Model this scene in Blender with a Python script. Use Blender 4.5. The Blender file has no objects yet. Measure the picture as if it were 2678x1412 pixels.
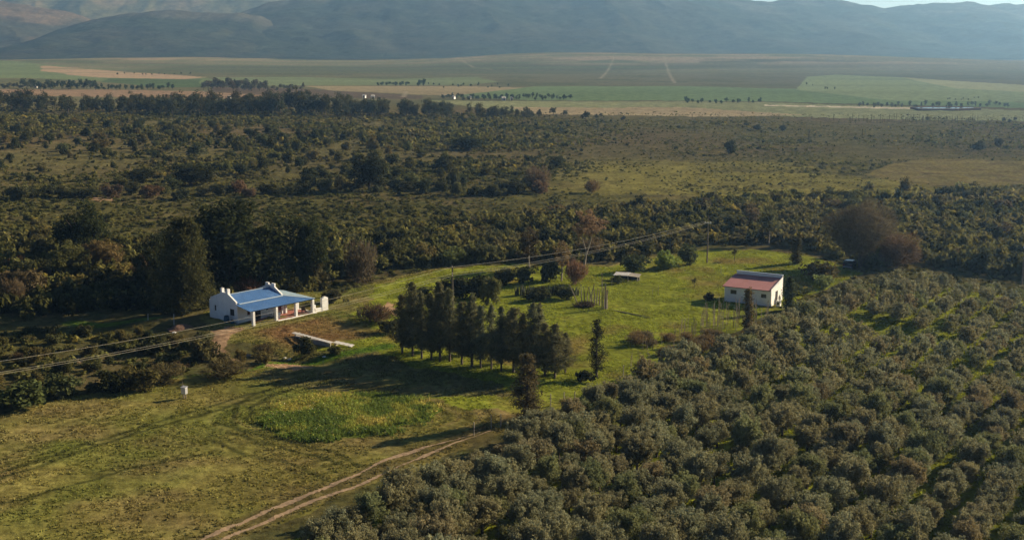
import bpy, math, random
import numpy as np
from mathutils import Vector

random.seed(7)
R0 = np.random.default_rng(11)
rad = math.radians
scene = bpy.context.scene
COL = scene.collection

# ------------------------------------------------------------------ camera
CAM_H = 40.0
FPX = 1339 / math.tan(rad(23))           # focal length in photograph pixels (2678 wide)
PITCH = math.atan((706 - 120) / FPX)     # horizon sits at row 120 of the photograph
CP, SP = math.cos(PITCH), math.sin(PITCH)


# ------------------------------------------------------------------ noise
def _hash(ix, iy, seed):
    n = (ix.astype(np.int64) * 374761393 + iy.astype(np.int64) * 668265263 + seed * 974711) & 0xFFFFFFFF
    n = ((n ^ (n >> 13)) * 1274126177) & 0xFFFFFFFF
    n = n ^ (n >> 16)
    return (n & 0xFFFF) / 65535.0


def vnoise(x, y, scale, seed=0):
    x = np.asarray(x, float) / scale
    y = np.asarray(y, float) / scale
    ix, iy = np.floor(x), np.floor(y)
    fx, fy = x - ix, y - iy
    fx = fx * fx * (3 - 2 * fx)
    fy = fy * fy * (3 - 2 * fy)
    a = _hash(ix, iy, seed); b = _hash(ix + 1, iy, seed)
    c = _hash(ix, iy + 1, seed); d = _hash(ix + 1, iy + 1, seed)
    return (a * (1 - fx) + b * fx) * (1 - fy) + (c * (1 - fx) + d * fx) * fy


def fbm(x, y, scale, seed=0, oct=4):
    s, a, t = 0.0, 1.0, 0.0
    for k in range(oct):
        s = s + a * vnoise(x, y, scale / 2 ** k, seed + k * 17)
        t += a
        a *= 0.5
    return s / t


def sstep(a, b, x):
    t = np.clip((np.asarray(x, float) - a) / (b - a), 0, 1)
    return t * t * (3 - 2 * t)


# ------------------------------------------------------------------ terrain height
HO = np.array([-39.3, 168.6])            # front left wall corner of the cottage
HU = np.array([0.645, 0.764])            # along its front
HV = np.array([-0.764, 0.645])           # towards its back


def terrain(x, y, detail=True):
    x = np.asarray(x, float)
    y = np.asarray(y, float)
    # platform the cottage stands on
    u = (x - HO[0]) * HU[0] + (y - HO[1]) * HU[1]
    v = (x - HO[0]) * HV[0] + (y - HO[1]) * HV[1]
    du = np.maximum(np.maximum(-5 - u, u - 18), 0)
    dvf = np.maximum(-6.0 - v, 0)
    dvb = np.maximum(v - 10, 0)
    d = np.sqrt(du * du + dvf * dvf + dvb * dvb)
    z = 0.9 * (1 - sstep(0, 9, d))
    # ditch below the bank
    dx, dy = x + 28.5, y - 153.5
    a = dx * 0.86 - dy * 0.5
    b = dx * 0.5 + dy * 0.86
    z = z - 0.9 * np.exp(-(a / 7.0) ** 2 - (b / 2.4) ** 2)
    # far foothills
    far = sstep(1300, 2900, y)
    z = z + far * (-2 + 7 * fbm(x, y, 700, 5, 3) + 5 * fbm(x, y, 180, 6, 3))
    hump = 21 * np.exp(-((x - 560) / 420) ** 2 - ((y - 2450) / 420) ** 2)
    hump += 15 * np.exp(-((x - 80) / 260) ** 2 - ((y - 2500) / 350) ** 2)
    hump += 11 * np.exp(-((x + 700) / 500) ** 2 - ((y - 2550) / 350) ** 2)
    z = z + hump
    mid = sstep(260, 800, y) * (1 - sstep(900, 1600, y))
    z = z + mid * 2.0 * (fbm(x, y, 260, 9, 2) - 0.5)
    return z


def at(px, py, z=None):
    """the ground point (or the point at height z) a photograph pixel shows"""
    u = (px - 1339) / FPX
    v = (706 - py) / FPX
    d = np.array([u, CP + v * SP, -SP + v * CP])
    if z is not None:
        t = (z - CAM_H) / d[2]
        return np.array([d[0] * t, d[1] * t, z])
    zz = 0.0
    for _ in range(12):
        t = (zz - CAM_H) / d[2]
        zz = float(terrain(d[0] * t, d[1] * t))
    return np.array([d[0] * t, d[1] * t, zz])


def ppm(p):
    return FPX / (p[1] * CP + (CAM_H - p[2]) * SP)


def world_poly(pts):
    return np.array([at(a, b)[:2] for a, b in pts])


def inpoly(x, y, poly):
    x = np.asarray(x, float)
    y = np.asarray(y, float)
    r = np.zeros(x.shape, bool)
    n = len(poly)
    for i in range(n):
        x1, y1 = poly[i]
        x2, y2 = poly[(i + 1) % n]
        if y1 == y2:
            continue
        c = ((y1 > y) != (y2 > y)) & (x < (x2 - x1) * (y - y1) / (y2 - y1) + x1)
        r ^= c
    return r


def polyline_dist(x, y, line):
    d = np.full(np.shape(x), 1e9)
    for (x1, y1), (x2, y2) in zip(line[:-1], line[1:]):
        ex, ey = x2 - x1, y2 - y1
        t = np.clip(((x - x1) * ex + (y - y1) * ey) / (ex * ex + ey * ey), 0, 1)
        d = np.minimum(d, np.hypot(x - x1 - t * ex, y - y1 - t * ey))
    return d


# ------------------------------------------------------------------ mesh helpers
def np_mesh(name, V, F, tint=None, col=None, mats=(), mat_index=None, pcol=None, smooth=False):
    """V (n,3); F (m,k) with k = 3 or 4, or a list of such arrays"""
    Fs = F if isinstance(F, list) else [F]
    Fs = [np.asarray(f, np.int32) for f in Fs if len(f)]
    me = bpy.data.meshes.new(name)
    V = np.asarray(V, np.float32)
    nl = sum(f.size for f in Fs)
    npoly = sum(len(f) for f in Fs)
    me.vertices.add(len(V))
    me.vertices.foreach_set('co', V.ravel())
    me.loops.add(nl)
    me.loops.foreach_set('vertex_index', np.concatenate([f.ravel() for f in Fs]))
    me.polygons.add(npoly)
    starts, s = [], 0
    for f in Fs:
        starts.append(s + np.arange(len(f)) * f.shape[1])
        s += f.size
    me.polygons.foreach_set('loop_start', np.concatenate(starts).astype(np.int32))
    if mat_index is not None:
        me.polygons.foreach_set('material_index', np.asarray(mat_index, np.int32))
    if smooth:
        me.polygons.foreach_set('use_smooth', np.ones(npoly, bool))
    me.update(calc_edges=True)
    if tint is not None:
        a = me.attributes.new('tint', 'FLOAT', 'FACE')
        a.data.foreach_set('value', np.asarray(tint, np.float32))
    if col is not None:
        a = me.attributes.new('col', 'FLOAT_COLOR', 'FACE')
        a.data.foreach_set('color', np.c_[col, np.ones(len(col))].astype(np.float32).ravel())
    if pcol is not None:
        a = me.attributes.new('col', 'FLOAT_COLOR', 'POINT')
        a.data.foreach_set('color', np.c_[pcol, np.ones(len(pcol))].astype(np.float32).ravel())
    for m in mats:
        me.materials.append(m)
    return me


def link(name, me, parent=None, loc=None, rz=0.0, scale=None):
    o = bpy.data.objects.new(name, me)
    COL.objects.link(o)
    if parent is not None:
        o.parent = parent
    if loc is not None:
        o.location = [float(c) for c in loc]
    o.rotation_euler = (0, 0, rz)
    if scale is not None:
        o.scale = scale
    return o


def tag(o, label, cat=None, group=None, kind=None):
    o['label'] = label
    if cat:
        o['category'] = cat
    if group:
        o['group'] = group
    if kind:
        o['kind'] = kind
    return o


def thing(name, loc, label, cat, group=None, rz=0.0):
    e = link(name, None, loc=loc, rz=rz)
    e.empty_display_size = 0.3
    return tag(e, label, cat, group)


class MB:
    """collects boxes, prisms, quads and tubes of one mesh"""
    def __init__(self):
        self.v, self.f = [], []

    def add(self, vs, fs):
        b = len(self.v)
        self.v += [tuple(float(c) for c in p) for p in vs]
        self.f += [tuple(i + b for i in f) for f in fs]
        return self

    def box(self, x0, x1, y0, y1, z0, z1):
        vs = [(x, y, z) for z in (z0, z1) for y in (y0, y1) for x in (x0, x1)]
        return self.add(vs, [(0, 2, 3, 1), (4, 5, 7, 6), (0, 1, 5, 4), (2, 6, 7, 3), (0, 4, 6, 2), (1, 3, 7, 5)])

    def prism(self, poly, off):
        """poly: 3-D outline; off: extrusion vector"""
        n = len(poly)
        off = Vector(off)
        vs = [tuple(p) for p in poly] + [tuple(Vector(p) + off) for p in poly]
        fs = [tuple(range(n))[::-1], tuple(range(n, 2 * n))]
        fs += [(i, (i + 1) % n, n + (i + 1) % n, n + i) for i in range(n)]
        return self.add(vs, fs)

    def slab(self, a, b, c, d, t):
        """four-cornered sheet a-b-c-d of thickness t below"""
        return self.prism([a, b, c, d], (0, 0, -t))

    def tube(self, pts, radii, sides=7, caps=True):
        pts = [Vector(p) for p in pts]
        vs, fs = [], []
        for i, p in enumerate(pts):
            d = (pts[min(i + 1, len(pts) - 1)] - pts[max(i - 1, 0)]).normalized()
            ax = Vector((1, 0, 0)) if abs(d.x) < 0.8 else Vector((0, 1, 0))
            e1 = d.cross(ax).normalized()
            e2 = d.cross(e1)
            for k in range(sides):
                a = 2 * math.pi * k / sides
                vs.append(p + (e1 * math.cos(a) + e2 * math.sin(a)) * radii[i])
        for i in range(len(pts) - 1):
            for k in range(sides):
                k2 = (k + 1) % sides
                fs.append((i * sides + k, i * sides + k2, (i + 1) * sides + k2, (i + 1) * sides + k))
        if caps:
            fs.append(tuple(range(sides)))
            fs.append(tuple((len(pts) - 1) * sides + k for k in range(sides))[::-1])
        return self.add(vs, fs)

    def mesh(self, name, mat, smooth=False):
        me = bpy.data.meshes.new(name)
        me.from_pydata(self.v, [], self.f)
        me.materials.append(mat)
        if smooth:
            me.polygons.foreach_set('use_smooth', [True] * len(me.polygons))
        me.update()
        return me

    def build(self, name, mat, parent=None, loc=None, rz=0.0, smooth=False, bevel=0.0):
        o = link(name, self.mesh(name, mat, smooth), parent, loc, rz)
        if bevel:
            m = o.modifiers.new('edge', 'BEVEL')
            m.width = bevel
            m.segments = 2
        return o


# ------------------------------------------------------------------ materials
def new_mat(name):
    m = bpy.data.materials.new(name)
    m.use_nodes = True
    nt = m.node_tree
    nt.nodes.clear()
    return m, nt, nt.nodes, nt.links


def foliage_mat(name, use_object_color=True, transl=0.36, var=0.42):
    m, nt, N, L = new_mat(name)
    out = N.new('ShaderNodeOutputMaterial')
    if use_object_color:
        src = N.new('ShaderNodeObjectInfo')
        csock = src.outputs['Color']
    else:
        src = N.new('ShaderNodeAttribute')
        src.attribute_name = 'col'
        csock = src.outputs['Color']
    t = N.new('ShaderNodeAttribute')
    t.attribute_name = 'tint'
    mr = N.new('ShaderNodeMapRange')
    mr.inputs['To Min'].default_value = 1.4 * (1 - var)
    mr.inputs['To Max'].default_value = 1.4 * (1 + var)
    L.new(t.outputs['Fac'], mr.inputs['Value'])
    sc = N.new('ShaderNodeVectorMath')
    sc.operation = 'SCALE'
    L.new(csock, sc.inputs[0])
    L.new(mr.outputs['Result'], sc.inputs['Scale'])
    # some leaves lean to yellow or brown
    mx = N.new('ShaderNodeMix')
    mx.data_type = 'RGBA'
    mx.blend_type = 'MULTIPLY'
    mx.inputs['B'].default_value = (1.10, 1.01, 0.80, 1)
    fr = N.new('ShaderNodeMath')
    fr.operation = 'MULTIPLY'
    fr.inputs[1].default_value = 9.7
    L.new(t.outputs['Fac'], fr.inputs[0])
    f2 = N.new('ShaderNodeMath')
    f2.operation = 'FRACT'
    L.new(fr.outputs[0], f2.inputs[0])
    L.new(f2.outputs[0], mx.inputs['Factor'])
    L.new(sc.outputs[0], mx.inputs['A'])
    c = mx.outputs['Result']
    d = N.new('ShaderNodeBsdfDiffuse')
    tr = N.new('ShaderNodeBsdfTranslucent')
    ms = N.new('ShaderNodeMixShader')
    ms.inputs['Fac'].default_value = transl
    L.new(c, d.inputs['Color'])
    L.new(c, tr.inputs['Color'])
    L.new(d.outputs[0], ms.inputs[1])
    L.new(tr.outputs[0], ms.inputs[2])
    L.new(ms.outputs[0], out.inputs['Surface'])
    return m


def plain_mat(name, color, rough=0.8, noise=0.15, scale=3.0, metallic=0.0, spec=0.3, bump=0.0, bump_scale=20.0,
              dirt=None, dirt_scale=0.8, dirt_amt=0.5, wave=None):
    m, nt, N, L = new_mat(name)
    out = N.new('ShaderNodeOutputMaterial')
    b = N.new('ShaderNodeBsdfPrincipled')
    b.inputs['Roughness'].default_value = rough
    b.inputs['Metallic'].default_value = metallic
    b.inputs['Specular IOR Level'].default_value = spec
    tc = N.new('ShaderNodeTexCoord')
    n1 = N.new('ShaderNodeTexNoise')
    n1.inputs['Scale'].default_value = scale
    n1.inputs['Detail'].default_value = 6
    L.new(tc.outputs['Object'], n1.inputs['Vector'])
    mr = N.new('ShaderNodeMapRange')
    mr.inputs['From Min'].default_value = 0.25
    mr.inputs['From Max'].default_value = 0.75
    mr.inputs['To Min'].default_value = 1 - noise
    mr.inputs['To Max'].default_value = 1 + noise
    L.new(n1.outputs['Fac'], mr.inputs['Value'])
    sc = N.new('ShaderNodeVectorMath')
    sc.operation = 'SCALE'
    sc.inputs[0].default_value = color
    L.new(mr.outputs['Result'], sc.inputs['Scale'])
    c = sc.outputs[0]
    if dirt:
        n2 = N.new('ShaderNodeTexNoise')
        n2.inputs['Scale'].default_value = dirt_scale
        n2.inputs['Detail'].default_value = 8
        n2.inputs['Roughness'].default_value = 0.7
        L.new(tc.outputs['Object'], n2.inputs['Vector'])
        r2 = N.new('ShaderNodeMapRange')
        r2.inputs['From Min'].default_value = 0.5
        r2.inputs['From Max'].default_value = 0.75
        r2.inputs['To Max'].default_value = dirt_amt
        L.new(n2.outputs['Fac'], r2.inputs['Value'])
        mx = N.new('ShaderNodeMix')
        mx.data_type = 'RGBA'
        mx.inputs['B'].default_value = (*dirt, 1)
        L.new(r2.outputs['Result'], mx.inputs['Factor'])
        L.new(c, mx.inputs['A'])
        c = mx.outputs['Result']
    L.new(c, b.inputs['Base Color'])
    if wave:
        axis, ws, dist = wave
        w = N.new('ShaderNodeTexWave')
        w.bands_direction = axis
        w.inputs['Scale'].default_value = ws
        L.new(tc.outputs['Object'], w.inputs['Vector'])
        bp = N.new('ShaderNodeBump')
        bp.inputs['Distance'].default_value = dist
        bp.inputs['Strength'].default_value = 0.7
        L.new(w.outputs['Fac'], bp.inputs['Height'])
        L.new(bp.outputs[0], b.inputs['Normal'])
    elif bump:
        n3 = N.new('ShaderNodeTexNoise')
        n3.inputs['Scale'].default_value = bump_scale
        n3.inputs['Detail'].default_value = 5
        L.new(tc.outputs['Object'], n3.inputs['Vector'])
        bp = N.new('ShaderNodeBump')
        bp.inputs['Distance'].default_value = bump
        L.new(n3.outputs['Fac'], bp.inputs['Height'])
        L.new(bp.outputs[0], b.inputs['Normal'])
    L.new(b.outputs[0], out.inputs['Surface'])
    return m


def land_mat(name, scales=(0.9, 0.12), amp=(0.5, 0.35), bump=0.25, bscale=1.2):
    """ground: colour attribute broken up by noise"""
    m, nt, N, L = new_mat(name)
    out = N.new('ShaderNodeOutputMaterial')
    b = N.new('ShaderNodeBsdfDiffuse')
    b.inputs['Roughness'].default_value = 0.6
    at_ = N.new('ShaderNodeAttribute')
    at_.attribute_name = 'col'
    g = N.new('ShaderNodeNewGeometry')
    c = at_.outputs['Color']
    for s, a in zip(scales, amp):
        n = N.new('ShaderNodeTexNoise')
        n.inputs['Scale'].default_value = s
        n.inputs['Detail'].default_value = 7
        n.inputs['Roughness'].default_value = 0.65
        L.new(g.outputs['Position'], n.inputs['Vector'])
        mr = N.new('ShaderNodeMapRange')
        mr.inputs['From Min'].default_value = 0.3
        mr.inputs['From Max'].default_value = 0.7
        mr.inputs['To Min'].default_value = 1 - a
        mr.inputs['To Max'].default_value = 1 + a
        L.new(n.outputs['Fac'], mr.inputs['Value'])
        sc = N.new('ShaderNodeVectorMath')
        sc.operation = 'SCALE'
        L.new(c, sc.inputs[0])
        L.new(mr.outputs['Result'], sc.inputs['Scale'])
        c = sc.outputs[0]
    L.new(c, b.inputs['Color'])
    n = N.new('ShaderNodeTexNoise')
    n.inputs['Scale'].default_value = bscale
    n.inputs['Detail'].default_value = 8
    n.inputs['Roughness'].default_value = 0.7
    L.new(g.outputs['Position'], n.inputs['Vector'])
    bp = N.new('ShaderNodeBump')
    bp.inputs['Distance'].default_value = bump
    bp.inputs['Strength'].default_value = 0.8
    L.new(n.outputs['Fac'], bp.inputs['Height'])
    L.new(bp.outputs[0], b.inputs['Normal'])
    L.new(b.outputs[0], out.inputs['Surface'])
    return m


M_LEAF = foliage_mat('leaf')
M_SCRUB = foliage_mat('scrub_leaf', use_object_color=False)
M_BARK = plain_mat('bark', (0.085, 0.065, 0.05), 0.9, 0.4, 5, bump=0.03, bump_scale=12)
M_PALEBARK = plain_mat('pale_bark', (0.21, 0.18, 0.14), 0.9, 0.35, 4, bump=0.03, bump_scale=12)
M_TWIG = plain_mat('twig', (0.32, 0.265, 0.20), 0.9, 0.35, 2)
M_LAND = land_mat('land')
M_HILL = land_mat('hill', (0.012, 0.05, 0.0035), (0.3, 0.35, 0.3), 14.0, 0.02)
M_DIRT = plain_mat('dirt', (0.25, 0.175, 0.108), 0.95, 0.3, 0.9, bump=0.06, bump_scale=3)
M_WHITE = plain_mat('white_plaster', (0.74, 0.735, 0.72), 0.85, 0.06, 1.5, dirt=(0.42, 0.38, 0.33), dirt_scale=0.7, dirt_amt=0.35,
                    bump=0.02, bump_scale=6)
M_BLUEROOF = plain_mat('blue_roof_sheet', (0.058, 0.148, 0.345), 0.5, 0.12, 0.7, spec=0.4, dirt=(0.20, 0.29, 0.42), dirt_scale=0.5,
                       dirt_amt=0.35, wave=('X', 4.2, 0.02))
M_PALEROOF = plain_mat('faded_roof_sheet', (0.25, 0.34, 0.40), 0.5, 0.12, 0.7, spec=0.4, dirt=(0.40, 0.43, 0.43), dirt_scale=0.5,
                       dirt_amt=0.5, wave=('Y', 4.2, 0.02))
M_FLASH = plain_mat('roof_flashing', (0.36, 0.45, 0.54), 0.5, 0.1, 1.0)
M_REDROOF = plain_mat('red_roof_sheet', (0.45, 0.19, 0.18), 0.6, 0.1, 0.6, dirt=(0.46, 0.23, 0.20), dirt_scale=0.6, dirt_amt=0.5,
                      wave=('X', 4.2, 0.02))
M_REDFLOOR = plain_mat('red_floor', (0.33, 0.12, 0.09), 0.6, 0.2, 1.5, dirt=(0.45, 0.30, 0.24), dirt_amt=0.5)
M_GLASS = plain_mat('dark_glass', (0.012, 0.015, 0.02), 0.3, 0.1, 1, spec=0.5)
M_DARK = plain_mat('dark_opening', (0.02, 0.018, 0.016), 0.8, 0.2, 2)
M_MAROON = plain_mat('maroon_paint', (0.16, 0.022, 0.022), 0.5, 0.15, 3)
M_FRAME = plain_mat('dark_timber', (0.06, 0.045, 0.035), 0.7, 0.2, 5)
M_GREY = plain_mat('grey_metal', (0.42, 0.43, 0.44), 0.5, 0.1, 3, metallic=0.3)
M_SHEET = plain_mat('pale_roof_sheet', (0.56, 0.54, 0.51), 0.55, 0.12, 1.2, dirt=(0.40, 0.36, 0.30), dirt_amt=0.4, wave=('X', 4.5, 0.02))
M_CONC = plain_mat('concrete', (0.34, 0.32, 0.29), 0.9, 0.2, 2, bump=0.02)
M_STONE = plain_mat('stone', (0.30, 0.27, 0.23), 0.95, 0.3, 2, bump=0.05, bump_scale=5)
M_WOOD = plain_mat('weathered_pole', (0.33, 0.30, 0.25), 0.9, 0.25, 4, bump=0.02)
M_POLE = plain_mat('creosote_pole', (0.14, 0.115, 0.09), 0.9, 0.25, 4)
M_WIRE = plain_mat('wire', (0.42, 0.39, 0.31), 0.5, 0.1, 1)
M_BLUEP = plain_mat('blue_plastic', (0.02, 0.08, 0.13), 0.5, 0.1, 2)
M_CARP = plain_mat('navy_car_paint', (0.015, 0.02, 0.035), 0.25, 0.05, 2, spec=0.6)
M_RUBBER = plain_mat('rubber', (0.02, 0.02, 0.02), 0.9, 0.1, 3)
M_CHROME = plain_mat('chrome', (0.7, 0.7, 0.7), 0.2, 0.05, 2, metallic=1.0)
M_LAMPG = plain_mat('lamp_glass', (0.75, 0.76, 0.78), 0.15, 0.05, 2, spec=0.6)
M_REDSOIL = plain_mat('red_soil', (0.16, 0.095, 0.065), 0.95, 0.35, 3, bump=0.08, bump_scale=4)

# ------------------------------------------------------------------ zones (outlines picked on the photograph, laid on the ground)
LAWN = world_poly([(985, 745), (1160, 705), (1340, 690), (1600, 700), (1830, 655), (1990, 655), (2120, 670), (2260, 715), (2050, 800),
                   (1900, 880), (1760, 1000), (1520, 1080), (1300, 1075), (1000, 1035), (760, 1005), (640, 990), (760, 940), (1000, 870), (930, 820), (960, 800)])
SHADE_TURF = world_poly([(640, 990), (770, 945), (960, 905), (1060, 950), (1180, 975), (1330, 1010), (1330, 1040), (1100, 1045), (900, 1020), (760, 1010)])  # turf where the windbreak shadow falls; part of that shade is in its colour
OPEN = world_poly([(-260, 1130), (0, 1085), (170, 1040), (450, 990), (620, 968), (760, 948), (690, 905), (560, 890), (530, 850), (535, 815),
                   (640, 770), (880, 770), (985, 735), (1160, 700), (1340, 690), (1600, 695), (1830, 650), (1990, 655), (2120, 665),
                   (2260, 710), (2050, 800), (1780, 860), (1640, 980), (1480, 1075), (1240, 1160), (620, 1412), (300, 1600), (-600, 1600)])
GROVE = world_poly([(640, 1540), (752, 1420), (892, 1370), (1045, 1299), (1245, 1205), (1368, 1177), (1500, 1115), (1650, 1040), (1755, 965),
                    (1910, 930), (2070, 862), (2200, 775), (2420, 742), (2740, 796), (3150, 850), (3500, 1000), (3500, 1650), (560, 1650)])
WEEDS = world_poly([(672, 1098), (700, 1075), (790, 1050), (900, 1036), (1010, 1040), (1090, 1055), (1150, 1075), (1130, 1100),
                    (1010, 1125), (900, 1145), (800, 1152), (720, 1135)])
YFIELD = world_poly([(2250, 460), (2330, 430), (2420, 415), (2720, 425), (2720, 480), (2560, 492), (2400, 480)])
DIRT_SPOTS = [world_poly([(548, 862), (600, 855), (640, 862), (600, 885), (585, 905), (600, 925), (640, 940), (590, 945), (560, 925),
                          (555, 890)]),
              world_poly([(690, 958), (770, 955), (830, 962), (760, 968)]),
              world_poly([(120, 945), (170, 938), (228, 945), (190, 952), (130, 952)]),
              world_poly([(180, 520), (260, 516), (330, 521), (260, 527)]),
              world_poly([(1000, 800), (1020, 788), (1045, 795), (1040, 815), (1010, 822)])]
FAR_FIELDS = [  # outline, colour
    ([(-80, 170), (110, 178), (330, 194), (540, 204), (570, 222), (450, 228), (250, 212), (60, 205), (-80, 205)], (0.156, 0.206, 0.099)),
    ([(100, 180), (300, 189), (545, 203), (480, 208), (250, 204), (110, 189)], (0.39, 0.292, 0.197)),
    ([(280, 206), (520, 209), (530, 228), (420, 230), (270, 216)], (0.091, 0.135, 0.064)),
    ([(560, 203), (800, 203), (1000, 208), (1250, 202), (1300, 215), (1230, 222), (900, 224), (600, 226)], (0.178, 0.222, 0.113)),
    ([(790, 226), (1250, 226), (1400, 230), (1340, 246), (1160, 252), (860, 238)], (0.299, 0.253, 0.149)),
    ([(-80, 234), (250, 236), (480, 240), (800, 250), (760, 262), (300, 256), (-80, 250)], (0.285, 0.203, 0.132)),
    ([(560, 228), (760, 232), (1100, 252), (1100, 262), (820, 256), (540, 244)], (0.133, 0.106, 0.075)),
    ([(1170, 254), (1400, 226), (1800, 226), (2080, 233), (2678, 268), (2740, 284), (2000, 266), (1700, 264), (1400, 264)], (0.153, 0.218, 0.101)),
    ([(2110, 202), (2190, 198), (2360, 204), (2740, 240), (2740, 266), (2330, 264), (2080, 236)], (0.227, 0.278, 0.134)),
    ([(2360, 204), (2740, 226), (2740, 246), (2500, 232)], (0.325, 0.342, 0.184)),
    ([(1120, 266), (1400, 266), (2000, 268), (2760, 292), (2760, 318), (2250, 312), (1900, 300), (1500, 292), (1400, 300)], (0.246, 0.262, 0.132)),
    ([(1330, 282), (1800, 282), (2100, 302), (1900, 308), (1400, 300)], (0.369, 0.3, 0.179)),
    ([(2000, 274), (2400, 283), (2400, 287), (2000, 277)], (0.611, 0.537, 0.4)),
]
RUT_A = [(480, 1437), (600, 1379), (743, 1318), (826, 1285), (924, 1245), (1015, 1202), (1109, 1170), (1200, 1148), (1262, 1128)]
RUT_B = [(540, 1437), (605, 1401), (690, 1364), (811, 1311), (920, 1277), (1015, 1234), (1128, 1183), (1222, 1149), (1290, 1125)]
GRASSY = [[(-60, 1252), (0, 1237), (200, 1172), (400, 1105), (560, 1060), (700, 1018), (820, 990)],
          [(-60, 1265), (0, 1250), (200, 1184), (400, 1118), (570, 1072), (720, 1028), (830, 1000)],
          [(700, 1120), (660, 1100), (650, 1070), (690, 1045), (760, 1020)],
          [(560, 1104), (660, 1135), (780, 1160), (880, 1185), (960, 1222)],
          [(590, 1130), (700, 1162), (820, 1190), (900, 1218)],
          [(540, 1150), (640, 1185), (760, 1215), (850, 1250)],
          [(640, 1140), (610, 1105), (615, 1065), (670, 1030), (760, 1003)],
          [(-60, 1330), (120, 1290), (330, 1225), (520, 1190)]]


# ------------------------------------------------------------------ ground sheet
def ground_color(x, y):
    n1 = fbm(x, y, 14, 1)
    n2 = fbm(x, y, 3.2, 2, 3)
    n3 = fbm(x, y, 60, 3)
    jx = x + 1.2 * (fbm(x, y, 3, 21, 2) - 0.5) * 2
    jy = y + 2.2 * (fbm(x, y, 3, 22, 2) - 0.5) * 2

    def C(c):
        return np.array(c)[None, :] * np.ones((x.size, 1))

    def mix(a, b, t):
        return a + (b - a) * np.clip(t, 0, 1)[:, None]
    # scrubland
    c = mix(C((0.105, 0.098, 0.036)), C((0.125, 0.102, 0.048)), (n1 - 0.4) * 3)
    c = mix(c, C((0.075, 0.08, 0.029)), (n2 - 0.5) * 3)
    # open heath on the right
    heath = sstep(330, 420, y) * (1 - sstep(760, 860, y))
    c = mix(c, mix(C((0.135, 0.122, 0.052)), C((0.145, 0.112, 0.060)), (n3 - 0.4) * 3), heath * 0.8)
    yel = sstep(0.42, 0.6, fbm(x * 0.35, y, 26, 8, 3)) * sstep(-10, 40, x) * sstep(255, 290, y) * (1 - sstep(400, 450, y))
    c = mix(c, C((0.25, 0.225, 0.06)), yel * 0.8)
    c = mix(c, mix(C((0.22, 0.185, 0.065)), C((0.19, 0.15, 0.065)), (n2 - .4) * 3), inpoly(jx, jy, YFIELD) * 1.0)
    # far valley floor
    far = sstep(760, 900, y)
    c = mix(c, mix(C((0.15, 0.145, 0.08)), C((0.105, 0.115, 0.055)), (n3 - 0.4) * 3), far)
    foot = sstep(1500, 2000, y)
    c = mix(c, mix(C((0.19, 0.185, 0.11)), C((0.105, 0.115, 0.065)), (fbm(x * 0.6, y, 260, 12, 4) - 0.40) * 5), foot)
    c = mix(c, C((0.30, 0.25, 0.17)), sstep(6, 14, terrain(x, y)) * foot * sstep(.4, .6, fbm(x, y, 90, 13, 3)))
    for poly, col in FAR_FIELDS:
        w = np.array([at(a_, b_, 0.0)[:2] for a_, b_ in poly])
        fj = 6 * (fbm(x, y, 60, 31, 2) - .5) * sstep(600, 1000, y)
        m = inpoly(x + fj, y + 3 * fj, w)
        c = np.where(m[:, None], np.array(col)[None] * (0.82 + 0.36 * fbm(x * .3, y, 70, 14, 3))[:, None], c)
    for ln in ([(1625, 158), (1600, 175), (1570, 198)], [(1720, 150), (1745, 180), (1765, 208)], [(1055, 243), (1062, 228)], [(1180, 165), (1240, 178), (1290, 181)]):
        dd = polyline_dist(x, y, np.array([at(a_, b_, 4.0)[:2] for a_, b_ in ln]))
        c = mix(c, C((0.36, 0.32, 0.23)), (1 - sstep(0.8, 3.0, dd)) * 0.55)
    strip = np.sin(y * 0.035 + 3 * fbm(x, y, 500, 71, 2)) * sstep(.45, .6, fbm(x * .5, y, 420, 72, 2)) * foot
    c = mix(c, C((0.12, 0.17, 0.075)), strip * 0.6)
    # mown field
    op = inpoly(jx, jy, OPEN)
    f = mix(C((0.215, 0.188, 0.055)), C((0.17, 0.183, 0.042)), (fbm(x, y, 9, 40, 3) - 0.38) * 2.5)
    f = mix(f, C((0.22, 0.16, 0.075)), (fbm(x * 0.55 + y * .8, y * .6 - x * .5, 6, 42, 3) - 0.5) * 2)
    c = np.where(op[:, None], f, c)
    ctr = WEEDS.mean(0)
    rr_ = np.hypot((x - ctr[0]) / 1.9, (y - ctr[1]) / 1.0)
    ph = np.where(rr_ < 13, rr_ * 1.9, (x * 0.77 - y * 0.64) * 1.5) + 2.2 * fbm(x, y, 9, 47, 2)
    stripe = np.sin(ph * 2.4) * sstep(.2, .5, fbm(x, y, 18, 48, 2))
    f = f * (1 + 0.30 * stripe)[:, None]
    f = mix(f, C((0.20, 0.135, 0.07)), (stripe - .35) * 0.7)
    c = np.where(op[:, None], f, c)
    lw = inpoly(jx, jy, LAWN)
    l = mix(C((0.25, 0.275, 0.036)), C((0.20, 0.225, 0.031)), (n2 - 0.35) * 2.5)
    l = mix(l, C((0.24, 0.195, 0.055)), (fbm(x, y, 8, 44, 3) - 0.58) * 5)
    c = np.where(lw[:, None], l, c)
    shd = inpoly(jx, jy, SHADE_TURF)
    c = np.where(shd[:, None], mix(C((0.15, 0.145, 0.05)), C((0.18, 0.15, 0.065)), (n2 - .45) * 3), c)  # grass painted darker and duller to deepen the windbreak shadow
    # green fringe along the bushes at the left
    fr = polyline_dist(x, y, world_poly([(-200, 1100), (0, 1070), (160, 1030), (420, 985), (640, 962), (900, 925), (1010, 905)]))
    c = mix(c, C((0.10, 0.17, 0.022)), (1 - sstep(0.5, 2.2, fr)) * op)
    gr = inpoly(jx, jy, GROVE)
    g = mix(C((0.26, 0.28, 0.035)), C((0.17, 0.19, 0.03)), (n2 - 0.45) * 3)
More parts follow.
